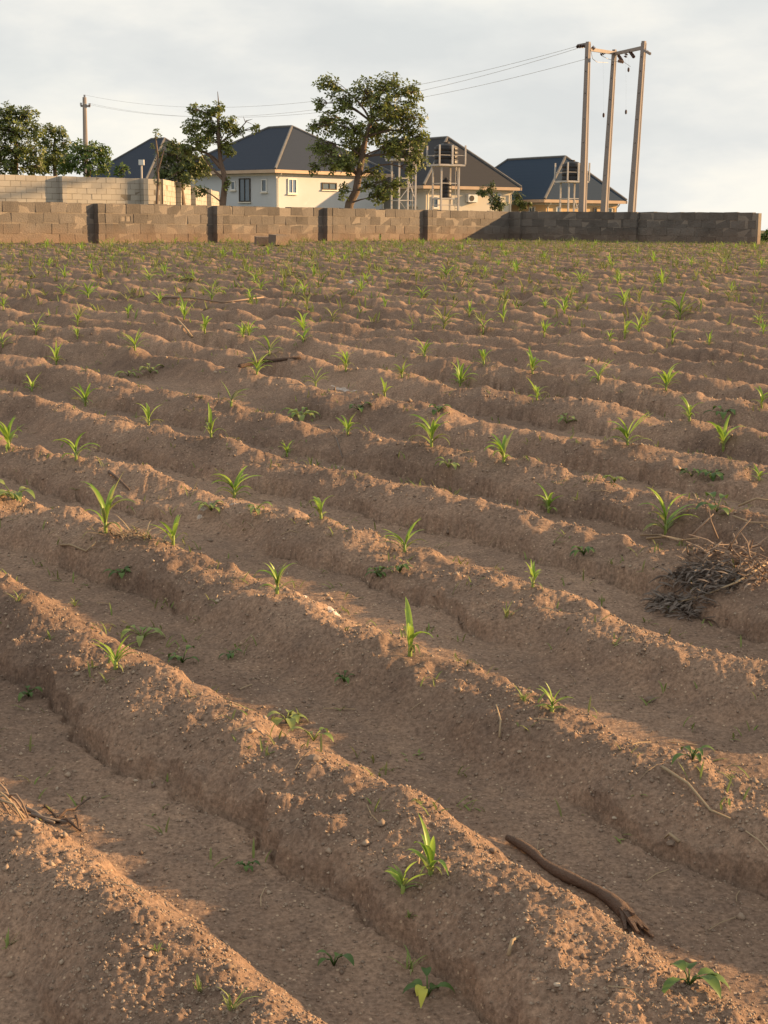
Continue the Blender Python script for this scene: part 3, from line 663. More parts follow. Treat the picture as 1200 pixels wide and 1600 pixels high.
# ------------------------------------------------------------------ trees
def leaf_faces(B, c, d, n, L, W):
    """one folded leaf from c along d, blade normal n"""
    s = d.cross(n).normalized()
    a = c; m = c + d * (L * .55) + n * (-.06 * L); e = c + d * L - n * (.12 * L)
    B.add([a, m + s * W * .5 + n * .08 * W, e, m - s * W * .5 + n * .08 * W, m], [(0, 1, 4), (1, 2, 4), (2, 3, 4), (3, 0, 4)])
def rdir():
    z = random.uniform(-1, 1); t = random.uniform(0, 2 * math.pi); r = math.sqrt(1 - z * z)
    return Vector((r * math.cos(t), r * math.sin(t), z))
def bend(a, b, k, up=.12):
    d = b - a; L = d.length; side = rdir() * L * k
    return [a + d * f + side * math.sin(math.pi * f) + Vector((0, 0, up * L * math.sin(math.pi * f))) for f in (0, .2, .4, .6, .8, 1)]
def tree(name, label, cat, Y, trunk, tw, lobes, leafmat, leaf=(.15, .085), dens=1.0, group=None, forks=(.6, 1.0), bark='bark', dead=(), open_=.0):
    """trunk: photo points from the ground up; lobes: (x, y, rx, ry, metres nearer) with sizes in photo pixels at distance Y"""
    s = Y / PPM
    pts = [at(x, y, Y) for x, y in trunk]; zb = gz(pts[0].x, pts[0].y)
    G = Vector((pts[0].x, pts[0].y, zb)); t = empty(name, G, 0, label, cat, group)
    pts = [Vector((0, 0, -.15))] + [p - G for p in pts]
    n = len(pts); MB().tube(pts, [tw * (1 - .62 * i / (n - 1)) * (1.25 if i == 0 else 1) for i in range(n)], 9).build('trunk', bark, t, True)
    crown, twigs = MB(), MB()
    for (x, y, rx, ry, dn) in lobes:
        c = at(x, y, Y - dn) - G; rx, ry = rx * s * .95, ry * s * .95; rd = (rx + ry) / 2 * .9
        # limb from the trunk
        cand = [pts[1] + (pts[-1] - pts[1]) * 0 if n < 3 else p for p in pts[2:]] or [pts[-1]]
        st = min(cand, key=lambda p: (p - c).length + (0 if p.z < c.z else 1.5 * (p.z - c.z)))
        limb = bend(st, c, .08)
        if (st - c).length > .2:
            r0 = min(tw * .24, .012 + .02 * (st - c).length); MB().tube(limb, [r0 * (1 - .75 * i / 5) for i in range(6)], 6).build('branch', bark, t, True)
        nc = max(5, int(dens * 118 * (rx * ry) / (leaf[0] * leaf[0] * 14)))
        for _ in range(nc):
            d = rdir(); r = random.random() ** .42
            q = c + Vector((d.x * rx * r, d.y * rd * r, d.z * ry * r))
            if random.random() < .5: twigs.tube(bend(limb[random.randint(3, 5)], q, .1)[::1], [.016, .014, .012, .01, .007, .005], 3, cap=False)
            ax = (q - c).normalized() * .6 + Vector((0, 0, .5)) + rdir() * .5; ax.normalize()
            o = ax.orthogonal().normalized(); o2 = ax.cross(o)
            k = random.randint(4, 7); ph = random.random() * 6
            for j in range(k):
                a = ph + 2 * math.pi * j / k + random.uniform(-.3, .3)
                dr = (o * math.cos(a) + o2 * math.sin(a)) * random.uniform(.7, 1) + ax * random.uniform(-.1, .7); dr.normalize()
                nn = (ax - dr * ax.dot(dr)); nn = nn.normalized() if nn.length > .01 else o
                z = random.uniform(.7, 1.2)
                leaf_faces(crown, q + dr * .02, dr, nn, leaf[0] * z, leaf[1] * z)
    for path, r in dead:
        MB().tube([at(x, y, Y) - G for x, y in path], [r * (1 - .8 * i / (len(path) - 1)) for i in range(len(path))], 5).build('dead_branch', bark, t)
    if twigs.v: twigs.build('twigs', 'twig', t)['kind'] = 'stuff'
    crown.build('crown', leafmat, t)
    return t
# the big cashew-like tree in the middle
tree('tree', 'large broad tree with mottled open crown standing behind the wall', 'tree', 61,
     [(543, 340), (546, 318), (556, 300), (560, 275), (566, 245), (571, 215), (580, 190)], .21,
     [(512, 132, 20, 17, 0), (535, 160, 26, 22, .3), (572, 145, 28, 24, -.4), (610, 135, 30, 22, .3), (645, 145, 18, 20, 0), (600, 170, 36, 28, .5),
      (510, 190, 18, 22, 0), (492, 200, 11, 14, .2), (545, 205, 30, 26, .6), (590, 205, 34, 26, -.6), (635, 185, 32, 28, .2), (650, 215, 20, 26, .3),
      (497, 165, 10, 14, .2), (500, 235, 22, 20, .5), (525, 250, 30, 20, .9), (558, 235, 24, 20, -.8), (620, 228, 34, 24, .4), (652, 250, 18, 18, .5), (490, 262, 12, 10, .6),
      (545, 258, 26, 14, .4), (538, 300, 10, 14, .3), (577, 292, 15, 14, .6), (605, 298, 22, 16, .8), (590, 308, 14, 12, .7), (622, 288, 14, 9, .6), (585, 272, 18, 12, .2), (640, 268, 10, 14, .4)],
     'leaf_cashew', (.145, .088), .66)
# smaller leaning tree with a dead spike
tree('tree', 'small tree with twisted pale trunk and dead spike, left of the cream house', 'tree', 59,
     [(347, 335), (348, 318), (351, 290), (350, 272), (345, 255), (342, 225), (341, 185)], .155,
     [(300, 172, 10, 9, 0), (322, 180, 16, 14, 0), (341, 172, 9, 14, .1), (356, 195, 18, 14, .2), (330, 203, 20, 14, -.2), (300, 200, 16, 14, .1), (312, 222, 26, 14, .3),
      (292, 235, 12, 12, 0), (370, 205, 10, 10, 0), (355, 228, 12, 12, .1), (312, 298, 14, 7, .3), (360, 240, 7, 8, .2), (400, 202, 6, 9, 0), (355, 290, 5, 12, .1)],
     'leaf_cashew', (.135, .085), .95, dead=[([(342, 190), (342, 165), (340, 143)], .05), ([(372, 205), (385, 190), (398, 196)], .03), ([(384, 192), (380, 182)], .02), ([(384, 189), (395, 186)], .02), ([(345, 262), (325, 240), (305, 234)], .08), ([(348, 280), (330, 262), (312, 236)], .07)])
tree('tree', 'dense dark bushy tree behind the small leaning tree', 'tree', 74, [(285, 320), (283, 295), (280, 270)], .2,
     [(265, 245, 24, 22, 0), (292, 250, 28, 24, .3), (315, 262, 20, 22, 0), (255, 270, 18, 16, .2), (285, 275, 34, 18, .5), (270, 228, 14, 10, 0)], 'leaf_dark', (.16, .09), .72)
tree('sapling', 'thin bare stem with a small tuft at its tip above the pale wall', 'tree', 57, [(246, 335), (245, 318), (247, 280), (246, 240), (243, 214)], .07,
     [(244, 209, 7, 7, 0), (246, 285, 5, 5, 0), (238, 228, 3, 3, 0)], 'leaf_cashew', (.10, .06), .4, dead=[([(246, 270), (252, 250), (257, 232)], .05), ([(243, 214), (244, 203)], .02)])
# trees on the far left behind the pale wall
G_ = 'trees behind the pale wall on the left'
tree('tree', 'tall olive leaved tree cut by the left edge of the photo', 'tree', 80, [(22, 300), (24, 270), (26, 240), (24, 215)], .2,
     [(-12, 190, 30, 26, 0), (15, 178, 24, 18, .2), (40, 182, 22, 16, 0), (20, 205, 34, 20, .5), (52, 205, 18, 18, .2), (10, 235, 34, 22, .3), (45, 238, 28, 22, .6), (-20, 240, 30, 28, 0), (15, 262, 34, 14, .5), (55, 262, 20, 14, .3), (-30, 205, 22, 24, 0)], 'leaf_cashew', (.17, .10), .75, G_)
tree('tree', 'slender sparse tree between the two bushier left trees', 'tree', 83, [(88, 300), (86, 270), (84, 240), (86, 215)], .16,
     [(78, 203, 14, 10, 0), (92, 207, 14, 12, .2), (70, 225, 15, 14, 0), (98, 228, 14, 15, .1), (84, 248, 22, 16, .3), (102, 252, 14, 15, 0), (68, 258, 18, 16, .1)], 'leaf_cashew', (.17, .10), .85, G_)
tree('tree', 'rounded bright green bushy tree beside the far power pole', 'tree', 77, [(137, 300), (138, 275), (140, 255)], .2,
     [(120, 232, 16, 14, 0), (140, 240, 22, 16, .3), (160, 240, 15, 14, 0), (110, 252, 18, 16, .4), (135, 258, 30, 16, .6), (164, 258, 14, 16, .2), (100, 265, 14, 10, .2), (150, 232, 14, 12, -.2)], 'leaf_green', (.17, .10), .72, G_)
tree('shrub', 'little green shrub peeping over the pale wall before the roof', 'shrub', 76, [(191, 300), (191, 280)], .05, [(192, 264, 10, 8, 0), (186, 270, 8, 7, 0)], 'leaf_green', (.18, .12), .7)
# two dark shrubs in front of the yellow house
tree('shrub', 'dark leaning shrub before the pale yellow house wall', 'shrub', 72, [(782, 345), (781, 325), (772, 310), (764, 300)], .09,
     [(754, 301, 9, 8, 0), (766, 295, 7, 7, 0), (772, 311, 10, 9, .2), (782, 319, 11, 10, .3), (774, 322, 8, 8, .1), (770, 288, 4, 4, 0)], 'leaf_dark', (.12, .07), .8)
tree('shrub', 'small round shrub between the yellow and orange houses', 'shrub', 75, [(812, 345), (813, 325), (812, 312)], .07,
     [(811, 306, 9, 7, 0), (808, 318, 9, 9, .2), (818, 322, 8, 8, .1), (826, 320, 5, 5, 0)], 'leaf_dark', (.12, .07), .75)
tree('shrub', 'bright green bush beyond the right end of the wall', 'shrub', 52, [(1196, 382), (1197, 374)], .03,
     [(1196, 372, 10, 8, 0), (1204, 366, 12, 10, 0), (1215, 370, 12, 12, .2), (1192, 378, 6, 5, .2)], 'leaf_green', (.12, .075), .75)

# ------------------------------------------------------------------ maize
def blade(L, W, az, e0, curl, seg=7, base_=(0, 0, 0), twist=0.0, fold=.35):
    """arched grass blade as one strip with a folded midrib"""
    p = Vector(base_); a = e0; h = Vector((math.cos(az), math.sin(az), 0)); vs, fs = [], []
    for i in range(seg + 1):
        f = i / seg
        d = h * math.cos(a) + Vector((0, 0, 1)) * math.sin(a); nrm = -h * math.sin(a) + Vector((0, 0, 1)) * math.cos(a)
        s = Vector((-h.y, h.x, 0)); tw = twist * f
        s, nrm = s * math.cos(tw) + nrm * math.sin(tw), nrm * math.cos(tw) - s * math.sin(tw)
        w = W * .5 * (min(1, .45 + 2.2 * f) if f < .3 else max(.02, (1 - ((f - .3) / .7) ** 1.9)))
        vs += [p + s * w + nrm * w * fold, p, p - s * w + nrm * w * fold]
        p = p + d * (L / seg); a -= curl / seg * (.5 + f)
    for i in range(seg):
        k = i * 3; fs += [(k, k + 1, k + 4, k + 3), (k + 1, k + 2, k + 5, k + 4)]
    return vs, fs
def maize_parts(seed, h, lush=1.0, old=.35):
    """list of (part name, MB, material) for a seedling about h metres tall"""
    rs = random.Random(seed); parts = []; st = MB()
    sh = h * .30; lean = Vector((rs.uniform(-.12, .12), rs.uniform(-.12, .12), 1)) * sh
    st.tube([Vector((0, 0, -.02)), lean * .5, lean], [.0045 + h * .016, .004 + h * .014, .003 + h * .009], 6); parts.append(('stem', st, 'maize_stem'))
    n = max(4, int(round((8 + 3 * rs.random()) * lush))); az0 = rs.uniform(0, math.pi)
    for i in range(n):
        f = i / (n - 1); az = az0 + math.pi * (i % 2) + rs.uniform(-.7, .7)
        b = lean * (.15 + .85 * f)
        if f < .4:
            L = h * rs.uniform(.6, 1.0); e0 = rs.uniform(.6, 1.1); curl = rs.uniform(1.5, 2.6); W = h * .06 + .003; m = 'maize_old' if rs.random() < old * 1.6 else 'maize'
        else:
            L = h * rs.uniform(.8, 1.15); e0 = rs.uniform(.8, 1.5); curl = rs.uniform(.5, 2.7) * (1.2 - .5 * f); W = h * rs.uniform(.07, .11) + .003; m = 'maize' if rs.random() > old * .25 else 'maize_old'
        B = MB(); B.add(*blade(L, W, az, e0, curl, 7, b, rs.uniform(-.8, .8), rs.uniform(.2, .6))); parts.append(('leaf', B, m))
    return parts
MZ = [  # x, y of the foot in the photo, height in photo pixels, label
 (672, 1368, 78, 'upright bright maize seedling on the front ridge, left of the dark log'),
 (630, 1392, 48, 'short drooping seedling just left of the upright one on the front ridge'),
 (640, 1026, 78, 'maize seedling with one long leaf reaching right, near the photo centre'),
 (180, 1048, 56, 'compact green seedling on the left part of the second ridge'),
 (432, 928, 50, 'spiky maize seedling on a ridge crest left of the photo centre'),
 (165, 832, 82, 'tallest left maize plant with upright blades and fallen dry grass below'),
 (270, 852, 54, 'yellow green seedling right of the tallest left maize plant'),
 (366, 778, 48, 'bushy maize seedling with a bare grey stalk at its left'),
 (502, 810, 40, 'low maize seedling with two bent leaves on the third ridge'),
 (632, 864, 50, 'pale maize seedling with one leaf curving to the right, above the centre'),
 (832, 918, 40, 'low bent seedling on the crest left of the dried stalk heap'),
 (862, 1112, 38, 'wilted small maize seedling on the second ridge, right of centre'),
 (1040, 840, 62, 'wide bright maize tuft beside the dried stalk heap'),
 (857, 802, 40, 'small upright seedling on the ridge above the bent crest seedling'),
 (14, 702, 52, 'maize seedling at the left edge, above the broad leaf clump'),
 (119, 718, 46, 'narrow seedling on the left, right of the edge seedling'),
 (330, 684, 46, 'maize seedling with one long leaf pointing left, left of centre'),
 (232, 664, 36, 'short pointed seedling on the left between two larger ones'),
 (361, 634, 32, 'slim bright seedling standing alone on a left ridge crest'),
 (133, 634, 34, 'arching seedling with curved leaves on the left'),
 (50, 612, 26, 'small curled seedling near the left edge'),
 (88, 570, 34, 'bright spreading seedling in the upper left rows'),
 (674, 700, 54, 'full maize seedling with many arching leaves near the centre'),
 (787, 724, 50, 'maize seedling right of the full arching one'),
 (981, 696, 48, 'bushy seedling with a pale arched leaf each side, right of centre'),
 (1130, 711, 50, 'seedling at the right with a long pale leaf arching right'),
 (1077, 658, 38, 'narrow upright seedling on the right'),
 (1190, 638, 32, 'seedling at the right edge of the photo with leaves bent left'),
 (1040, 610, 38, 'dense bright seedling in the right middle rows'),
 (839, 626, 32, 'small seedling with a leaf curving left, right of centre'),
 (935, 596, 34, 'seedling with two leaves arching opposite ways, right middle rows'),
 (832, 586, 40, 'thick bright clump of maize right of the middle'),
 (719, 604, 36, 'dark green bushy seedling above the centre'),
 (601, 620, 26, 'tiny pale seedling above the centre'),
 (628, 590, 24, 'small seedling with drooping tips above the tiny pale one'),
 (540, 580, 38, 'tall bright seedling above the centre, left of the drooping one'),
 (493, 604, 28, 'low seedling with leaves arched to the right'),
 (402, 587, 32, 'bright seedling at the left end of the dark stick'),
 (448, 714, 26, 'small two-leaved seedling on a crest left of centre'),
 (543, 680, 32, 'thin seedling on a crest just left of the full arching one'),
 (756, 572, 30, 'upright thin seedling with dry side leaf, upper right of centre'),
 (663, 558, 26, 'little spreading seedling in the middle rows'),
 (421, 556, 30, 'bright leaning seedling in the upper middle rows'),
 (474, 535, 24, 'small bright seedling in the upper middle, above the stick'),
 (211, 548, 32, 'bright bushy seedling in the upper left rows'),
 (320, 523, 28, 'seedling standing in the upper left, below the long fallen stick'),
 (380, 527, 24, 'seedling right of the one below the long fallen stick'),
 (121, 532, 20, 'lower of two small seedlings close together, upper left'),
 (121, 508, 18, 'upper of two small seedlings close together, upper left'),
 (56, 524, 26, 'round tufted seedling near the upper left edge'),
 (5, 545, 28, 'seedling cut by the left edge, upper rows'),
 (850, 527, 24, 'bright seedling in the upper right rows'),
 (976, 532, 28, 'larger of two neighbouring seedlings, upper right rows'),
 (953, 534, 18, 'smaller of two neighbouring seedlings, upper right rows'),
 (1050, 537, 24, 'yellowish seedling in the upper right rows'),
 (1108, 539, 20, 'low seedling near the right edge, upper rows'),
 (1062, 498, 38, 'largest leafy clump of maize in the far right rows'),
 (476, 464, 26, 'bright upright seedling in the far middle rows'),
 (697, 435, 24, 'brightest seedling in the far rows, right of the middle'),
 (786, 505, 28, 'tall thin seedling in the far rows, right of the middle'),
 (1186, 752, 26, 'small seedling low at the right edge above the dried heap'),
 (200, 496, 20, 'bright small seedling in the far left rows'), (5, 484, 18, 'little seedling at the far left edge'),
 (755, 522, 26, 'yellowed seedling in the far rows, right of the middle'), (733, 494, 22, 'pale spindly seedling in the far rows, right of the middle'),
 (1186, 507, 18, 'low dark seedling at the far right edge')]
for i, ((x, y, hp, lab), P) in enumerate(zip(MZ, on_field(MZ))):
    h = hp * (P.y / 2400.0) * 1.05
    e = empty('maize_seedling', P - Vector((0, 0, .004)), random.uniform(0, 6.28), lab, 'maize', 'maize seedlings on the ridges')
    big = y < 1100 and hp / (P.y ** -1) > 0
    for nm, B, m in maize_parts(100 + i, h, 1.35 if 'bush' in lab or 'full' in lab or 'wide' in lab or 'clump' in lab or 'dense' in lab else 1.0, .65 if 'pale' in lab or 'wilt' in lab or 'yellow' in lab else .42): B.build(nm, m, e, True)
# the many small plants of the far rows: whole-plant meshes, too small to show leaves
FV = []
for i in range(7):
    B = MB(); old = i % 3 == 0
    for nm, b, m in maize_parts(500 + i, .2, 1.1): B.add(b.v, b.f)
    FV.append(B.mesh('maize_seedling', 'maize_old' if old else 'maize', True))
def far_spots(n, y0, y1):
    res = []
    while len(res) < n:
        y = random.uniform(y0 ** .5, y1 ** .5) ** 2; x = random.uniform(-1, 1) * .252 * y
        xx = np.array([x]); yy = np.array([y]); q = ridge_q(xx, yy)[0]; p = q - math.floor(q + .5)
        x -= p * RS * RNX; y -= p * RS * RNY
        if ((Vector((x, y, 0)) - LS).dot(Vector((u_.y, -u_.x, 0))) < .5 and x < C0.x) or (Vector((x, y, 0)) - S2).dot(Vector((v_.y, -v_.x, 0))) < .5: continue
        if any((x - a) ** 2 + (y - b) ** 2 < .12 for a, b in res): continue
        res.append((x, y))
    return res
FL = [(11, 17, 34, 'small seedling of the middle rows'), (17, 26, 80, 'small seedling of the far rows'), (26, 45, 95, 'tiny seedling of the last rows')]
LM = [(110, 'left trees'), (220, 'far lone pole'), (330, 'dark bushy tree'), (430, 'small leaning tree'), (520, 'cream house'), (610, 'big tree'), (720, 'tank towers'), (840, 'pale yellow house'), (930, 'orange house'), (1010, 'three poles'), (1100, 'sky right of poles'), (9999, 'right wall end')]
ORD = ['leftmost', 'second', 'third', 'fourth', 'fifth', 'sixth', 'seventh', 'eighth', 'ninth', 'tenth', 'eleventh', 'twelfth', 'thirteenth', 'fourteenth', 'fifteenth', 'sixteenth', 'seventeenth', 'eighteenth', 'nineteenth', 'twentieth']
def px_of(x, y, z):
    p = np.array([x, y, z - CH]); return 600 + F * (p @ RT) / (p @ FW)
for y0, y1, n, lab in FL:
    bins = {}
    for x, y in far_spots(n, y0, y1):
        o = link(bpy.data.objects.new('maize_seedling', random.choice(FV)))
        o.location = (x, y, float(height(np.array([x]), np.array([y]))[0]) - .005); o.rotation_euler = (0, 0, random.uniform(0, 6.3))
        s = random.uniform(.45, .92); o.scale = (s, s, s * random.uniform(.85, 1.2))
        p = px_of(*o.location); bins.setdefault(next(nm for lim, nm in LM if p < lim), []).append((p, o))
    for nm, lst in bins.items():
        lst.sort(key=lambda q: q[0])
        for i, (p, o) in enumerate(lst): tag(o, f'{lab} below the {nm}, {ORD[i]}' + (' from the left' if i else ' there'), 'maize', 'maize seedlings of the distant rows')

# ------------------------------------------------------------------ weeds
def broadleaf(seed, n, L, W):
    rs = random.Random(seed); parts = []
    for i in range(n):
        az = i * 2.4 + rs.uniform(-.4, .4); e = rs.uniform(.15, .9); l = L * rs.uniform(.6, 1.1); w = W * rs.uniform(.7, 1.1)
        h = Vector((math.cos(az), math.sin(az), 0)); B = MB(); pet = l * rs.uniform(.3, .8); a = Vector((0, 0, 0)); b = h * pet * math.cos(e) + Vector((0, 0, pet * math.sin(e) + .01))
        B.tube([a, (a + b) / 2 + Vector((0, 0, .006)), b], .0016, 4)
        s = Vector((-h.y, h.x, 0)); vs, fs = [], []; p = b; ang = e * .6
        for k in range(6):
            f = k / 5; wd = w * .5 * math.sin(math.pi * (.06 + .92 * f) ** .85); up = Vector((0, 0, 1))
            vs += [p + s * wd + up * wd * .35, p, p - s * wd + up * wd * .35]; p = p + (h * math.cos(ang) + up * math.sin(ang)) * (l / 5); ang -= .32
        for k in range(5):
            q = k * 3; fs += [(q, q + 1, q + 4, q + 3), (q + 1, q + 2, q + 5, q + 4)]
        B.add(vs, fs); parts.append(B)
    return parts
WD = [  # x, y, leaves, leaf length px, width ratio, material, label
 (448, 1130, 7, 26, .5, 'weed_light', 'bright broad leaved weed on the second ridge crest'),
 (490, 1158, 4, 24, .4, 'weed_light', 'small pale weed below the bright broad leaved one'),
 (222, 1000, 7, 28, .4, 'weed_light', 'drooping leafy weed in the furrow at left'),
 (285, 1036, 6, 20, .45, 'weed', 'low creeping weed right of the drooping leafy weed'),
 (668, 1560, 7, 38, .42, 'weed', 'broad leaved weed at the bottom with two yellow leaves'),
 (1076, 1540, 6, 46, .42, 'weed', 'flat broad leaved seedling at the lower right with two wide leaves'),
 (1082, 1188, 6, 24, .4, 'weed', 'small bright leafy weed behind the second ridge at right'),
 (385, 1362, 7, 14, .5, 'weed', 'tiny dark weed at the foot of the front ridge'),
 (522, 1510, 4, 26, .4, 'weed', 'sparse dark weed in the furrow at the bottom'),
 (538, 1068, 6, 13, .5, 'weed', 'tiny dark green weed in the furrow right of centre left'),
 (360, 1030, 6, 13, .5, 'weed', 'tiny dark weed alone on the furrow floor'),
 (190, 905, 9, 17, .5, 'weed', 'dark leafy weed in shade below the tallest left maize'),
 (45, 1090, 8, 15, .5, 'weed', 'dark weed at the left foot of the second ridge'),
 (590, 905, 9, 15, .45, 'weed', 'dark low weed cluster above the photo centre'),
 (625, 895, 7, 15, .4, 'weed', 'pale weed touching the dark low cluster'),
 (912, 868, 9, 16, .4, 'weed', 'green tuft of weed on the slope left of the heap'),
 (22, 782, 10, 24, .5, 'weed_light', 'wide leafy weed clump at the left edge'),
 (330, 800, 9, 16, .45, 'weed_light', 'thin stemmed weed left of the bushy maize seedling'),
 (400, 803, 8, 16, .4, 'weed_light', 'yellowish weed below the bushy maize seedling'),
 (470, 655, 14, 20, .4, 'weed_light', 'pale trailing weed clump on a crest left of centre'),
 (1110, 748, 9, 20, .5, 'weed', 'dark leafy weed in the furrow at right'), (1080, 748, 6, 14, .5, 'weed', 'smaller dark weed left of the leafy one at right'),
 (885, 668, 7, 13, .5, 'weed_light', 'pale weed on a crest right of centre'), (685, 645, 6, 13, .6, 'weed', 'dark round weed in the furrow above the full maize seedling'),
 (560, 642, 6, 12, .6, 'weed', 'small dark weed above the trailing clump'), (1130, 655, 8, 16, .5, 'weed', 'dull weed patch beside the narrow seedling at right'),
 (1120, 800, 5, 22, .6, 'weed', 'dark leaved weed above the dried heap'), (700, 745, 7, 15, .45, 'weed_light', 'yellowish weed on the third ridge crest'),
 (235, 585, 8, 14, .4, 'weed_light', 'wilted weed on the ridge of the upper left'), (200, 588, 8, 15, .3, 'weed_light', 'second wilted weed just left of the other'),
 (960, 755, 8, 13, .4, 'weed_light', 'faint weed on the crest above the wide maize tuft'), (285, 440, 9, 14, .4, 'weed_light', 'weed patch in the far left rows')]
for i, (w, P) in enumerate(zip(WD, on_field(WD))):
    x, y, n, lp, wr, m, lab = w; s = P.y / 2400
    e = empty('weed', P, random.uniform(0, 6.28), lab, 'weed', 'weeds among the ridges')
    if i == 5: e.rotation_euler.z = .1
    for j, B in enumerate(broadleaf(900 + i, n, lp * s * 1.25, lp * s * wr * 1.3)):
        B.build('leaf', 'yellow_leaf' if i == 4 and j in (1, 4) else m, e, True)
TF = [(820, 1096, 34, 'grass tuft beside the wilted maize seedling'), (640, 1515, 60, 'tall thin grass tuft at the bottom, above the yellow leaved weed'),
      (312, 1550, 36, 'left of two grass tufts in the bottom furrow'), (362, 1578, 56, 'right of two grass tufts in the bottom furrow'),
      (28, 940, 30, 'grass tuft on the left end of the second ridge'), (118, 948, 20, 'tiny grass shoot on the second ridge crest'), (245, 1490, 24, 'short grass blade on the lower left ridge crest'),
      (790, 965, 44, 'dry grass tuft on the slope right of centre'), (640, 1440, 18, 'short grass shoots on the front ridge'), (12, 1482, 36, 'pale grass sprig on the lower left ridge'),
      (120, 378, 22, 'green grass clump at the foot of the wall, far left'), (175, 380, 16, 'second grass clump at the wall foot, below its open block'), (312, 377, 12, 'small grass clump at the wall foot by a pilaster'),
      (1192, 383, 14, 'grass clump at the right end of the wall'), (640, 1435, 12, 'thin weed shoot right of the short grass shoots')]
for i, ((x, y, hp, lab), P) in enumerate(zip(TF, on_field(TF))):
    h = hp * P.y / 2400; e = empty('grass_tuft', P, random.uniform(0, 6), lab, 'grass', 'grass tufts'); rs = random.Random(i)
    for j in range(9 if hp > 15 else 6):
        b = MB(); b.add(*blade(h * rs.uniform(.5, 1.1), max(.004, h * .05), rs.uniform(0, 6.3), rs.uniform(.6, 1.45), rs.uniform(.2, 1.8), 5, (rs.uniform(-.1, .1) * h, rs.uniform(-.1, .1) * h, -.003)))
        b.build('blade', 'maize_old' if rs.random() < .45 or 'dry' in lab else 'weed_light', e, True)
# sparse ground cover of the last rows, and bits of dry straw everywhere
def scatter(name, label, cat, n, y0, y1, h, material, per, flat, pw=1.0):
    y = y0 + (y1 - y0) * rng.random(n) ** pw; x = (rng.random(n) * 2 - 1) * (.28 * y + .5)
    dl = (x - LS.x) * u_.y - (y - LS.y) * u_.x; dr = (x - S2.x) * v_.y - (y - S2.y) * v_.x
    ok = (dl > .25) & (dr > .25) | ((x > E0.x) & (dl > .25)); x, y = x[ok], y[ok]; z = height(x, y); B = MB(); rs = random.Random(5)
    for a, b, c in zip(x, y, z):
        for _ in range(per if per == 1 else rs.randint(2, per)):
            if flat:
                L = h * rs.uniform(.4, 1.6); t = rs.uniform(0, 6.3); d = Vector((math.cos(t), math.sin(t), 0)); p0 = Vector((a, b, c)) - d * L / 2; p1 = p0 + d * L
                zz = height(np.array([p0.x, a, p1.x]), np.array([p0.y, b, p1.y])); r = rs.uniform(.0008, .0017)
                B.tube([(p0.x, p0.y, zz[0] + .004), (a + rs.uniform(-.08, .08) * L, b, max(zz[1], (zz[0] + zz[2]) / 2) + .005), (p1.x, p1.y, zz[2] + .004)], r, 3, cap=False)
            else:
                vs, fs = blade(h * rs.uniform(.4, 1.3), h * .13, rs.uniform(0, 6.3), rs.uniform(.3, 1.3), rs.uniform(.3, 1.8), 3, (a + rs.uniform(-.03, .03), b + rs.uniform(-.03, .03), c - .004)); B.add(vs, fs)
    tag(B.build(name, material), label, cat, kind='stuff')
scatter('low_weeds', 'sparse low weeds covering the far rows', 'weeds', 16000, 12, 52, .125, 'far_weed', 5, False, .6)
scatter('dry_straw', 'bits of dry straw and stalk strewn over the soil', 'straw', 420, 2.2, 16, .055, 'straw', 1, True)
scatter('sparse_sprouts', 'tiny scattered sprouts on the near ridges', 'sprouts', 2000, 3, 20, .045, 'far_weed', 4, False)

# ------------------------------------------------------------------ dead wood and litter
def lay(pts, lift):
    """photo points laid on the soil, lifted by the given heights"""
    Q = on_field(pts)
    return [q + Vector((0, 0, l)) for q, l in zip(Q, lift if hasattr(lift, '__len__') else [lift] * len(Q))]
Q = lay([(965, 1440), (925, 1415)], .02)
a = on_field([(980, 1438)])[0]; b = on_field([(788, 1312)])[0]
pts = []
for k in range(13):
    f = k / 12; p = a + (b - a) * f; z = float(height(np.array([p.x]), np.array([p.y]))[0]); pts.append(Vector((p.x, p.y, 0)) + Vector((.012 * math.sin(9 * f), .016 * math.sin(5 * f), 0)) + Vector((0, 0, z)))
zl = [p.z for p in pts]; zf = np.polyval(np.polyfit(range(13), zl, 1), range(13)); off = max(zi - fi for zi, fi in zip(zl, zf)) * .5
pts = [Vector((p.x, p.y, fz + off + .008)) for p, fz in zip(pts, zf)]
t = empty('log', pts[6], 0, 'dark dead stick lying in the furrow behind the front ridge', 'stick')
MB().tube([p - pts[6] for p in pts], [.0135 * (1 + .16 * math.sin(3.1 * k) + .14 * math.sin(7.7 * k)) * (1 - .03 * k) for k in range(13)], 10).build('shaft', 'log', t, True)
B = MB()
for k in range(9):
    d = (pts[0] - pts[1]).normalized() * random.uniform(.03, .08) + rdir() * .015; o = rdir() * .010
    B.tube([pts[0] - pts[6] + o - d * .5, pts[0] - pts[6] + o + d], [.010, .003], 4)
B.build('splintered_end', 'log', t)
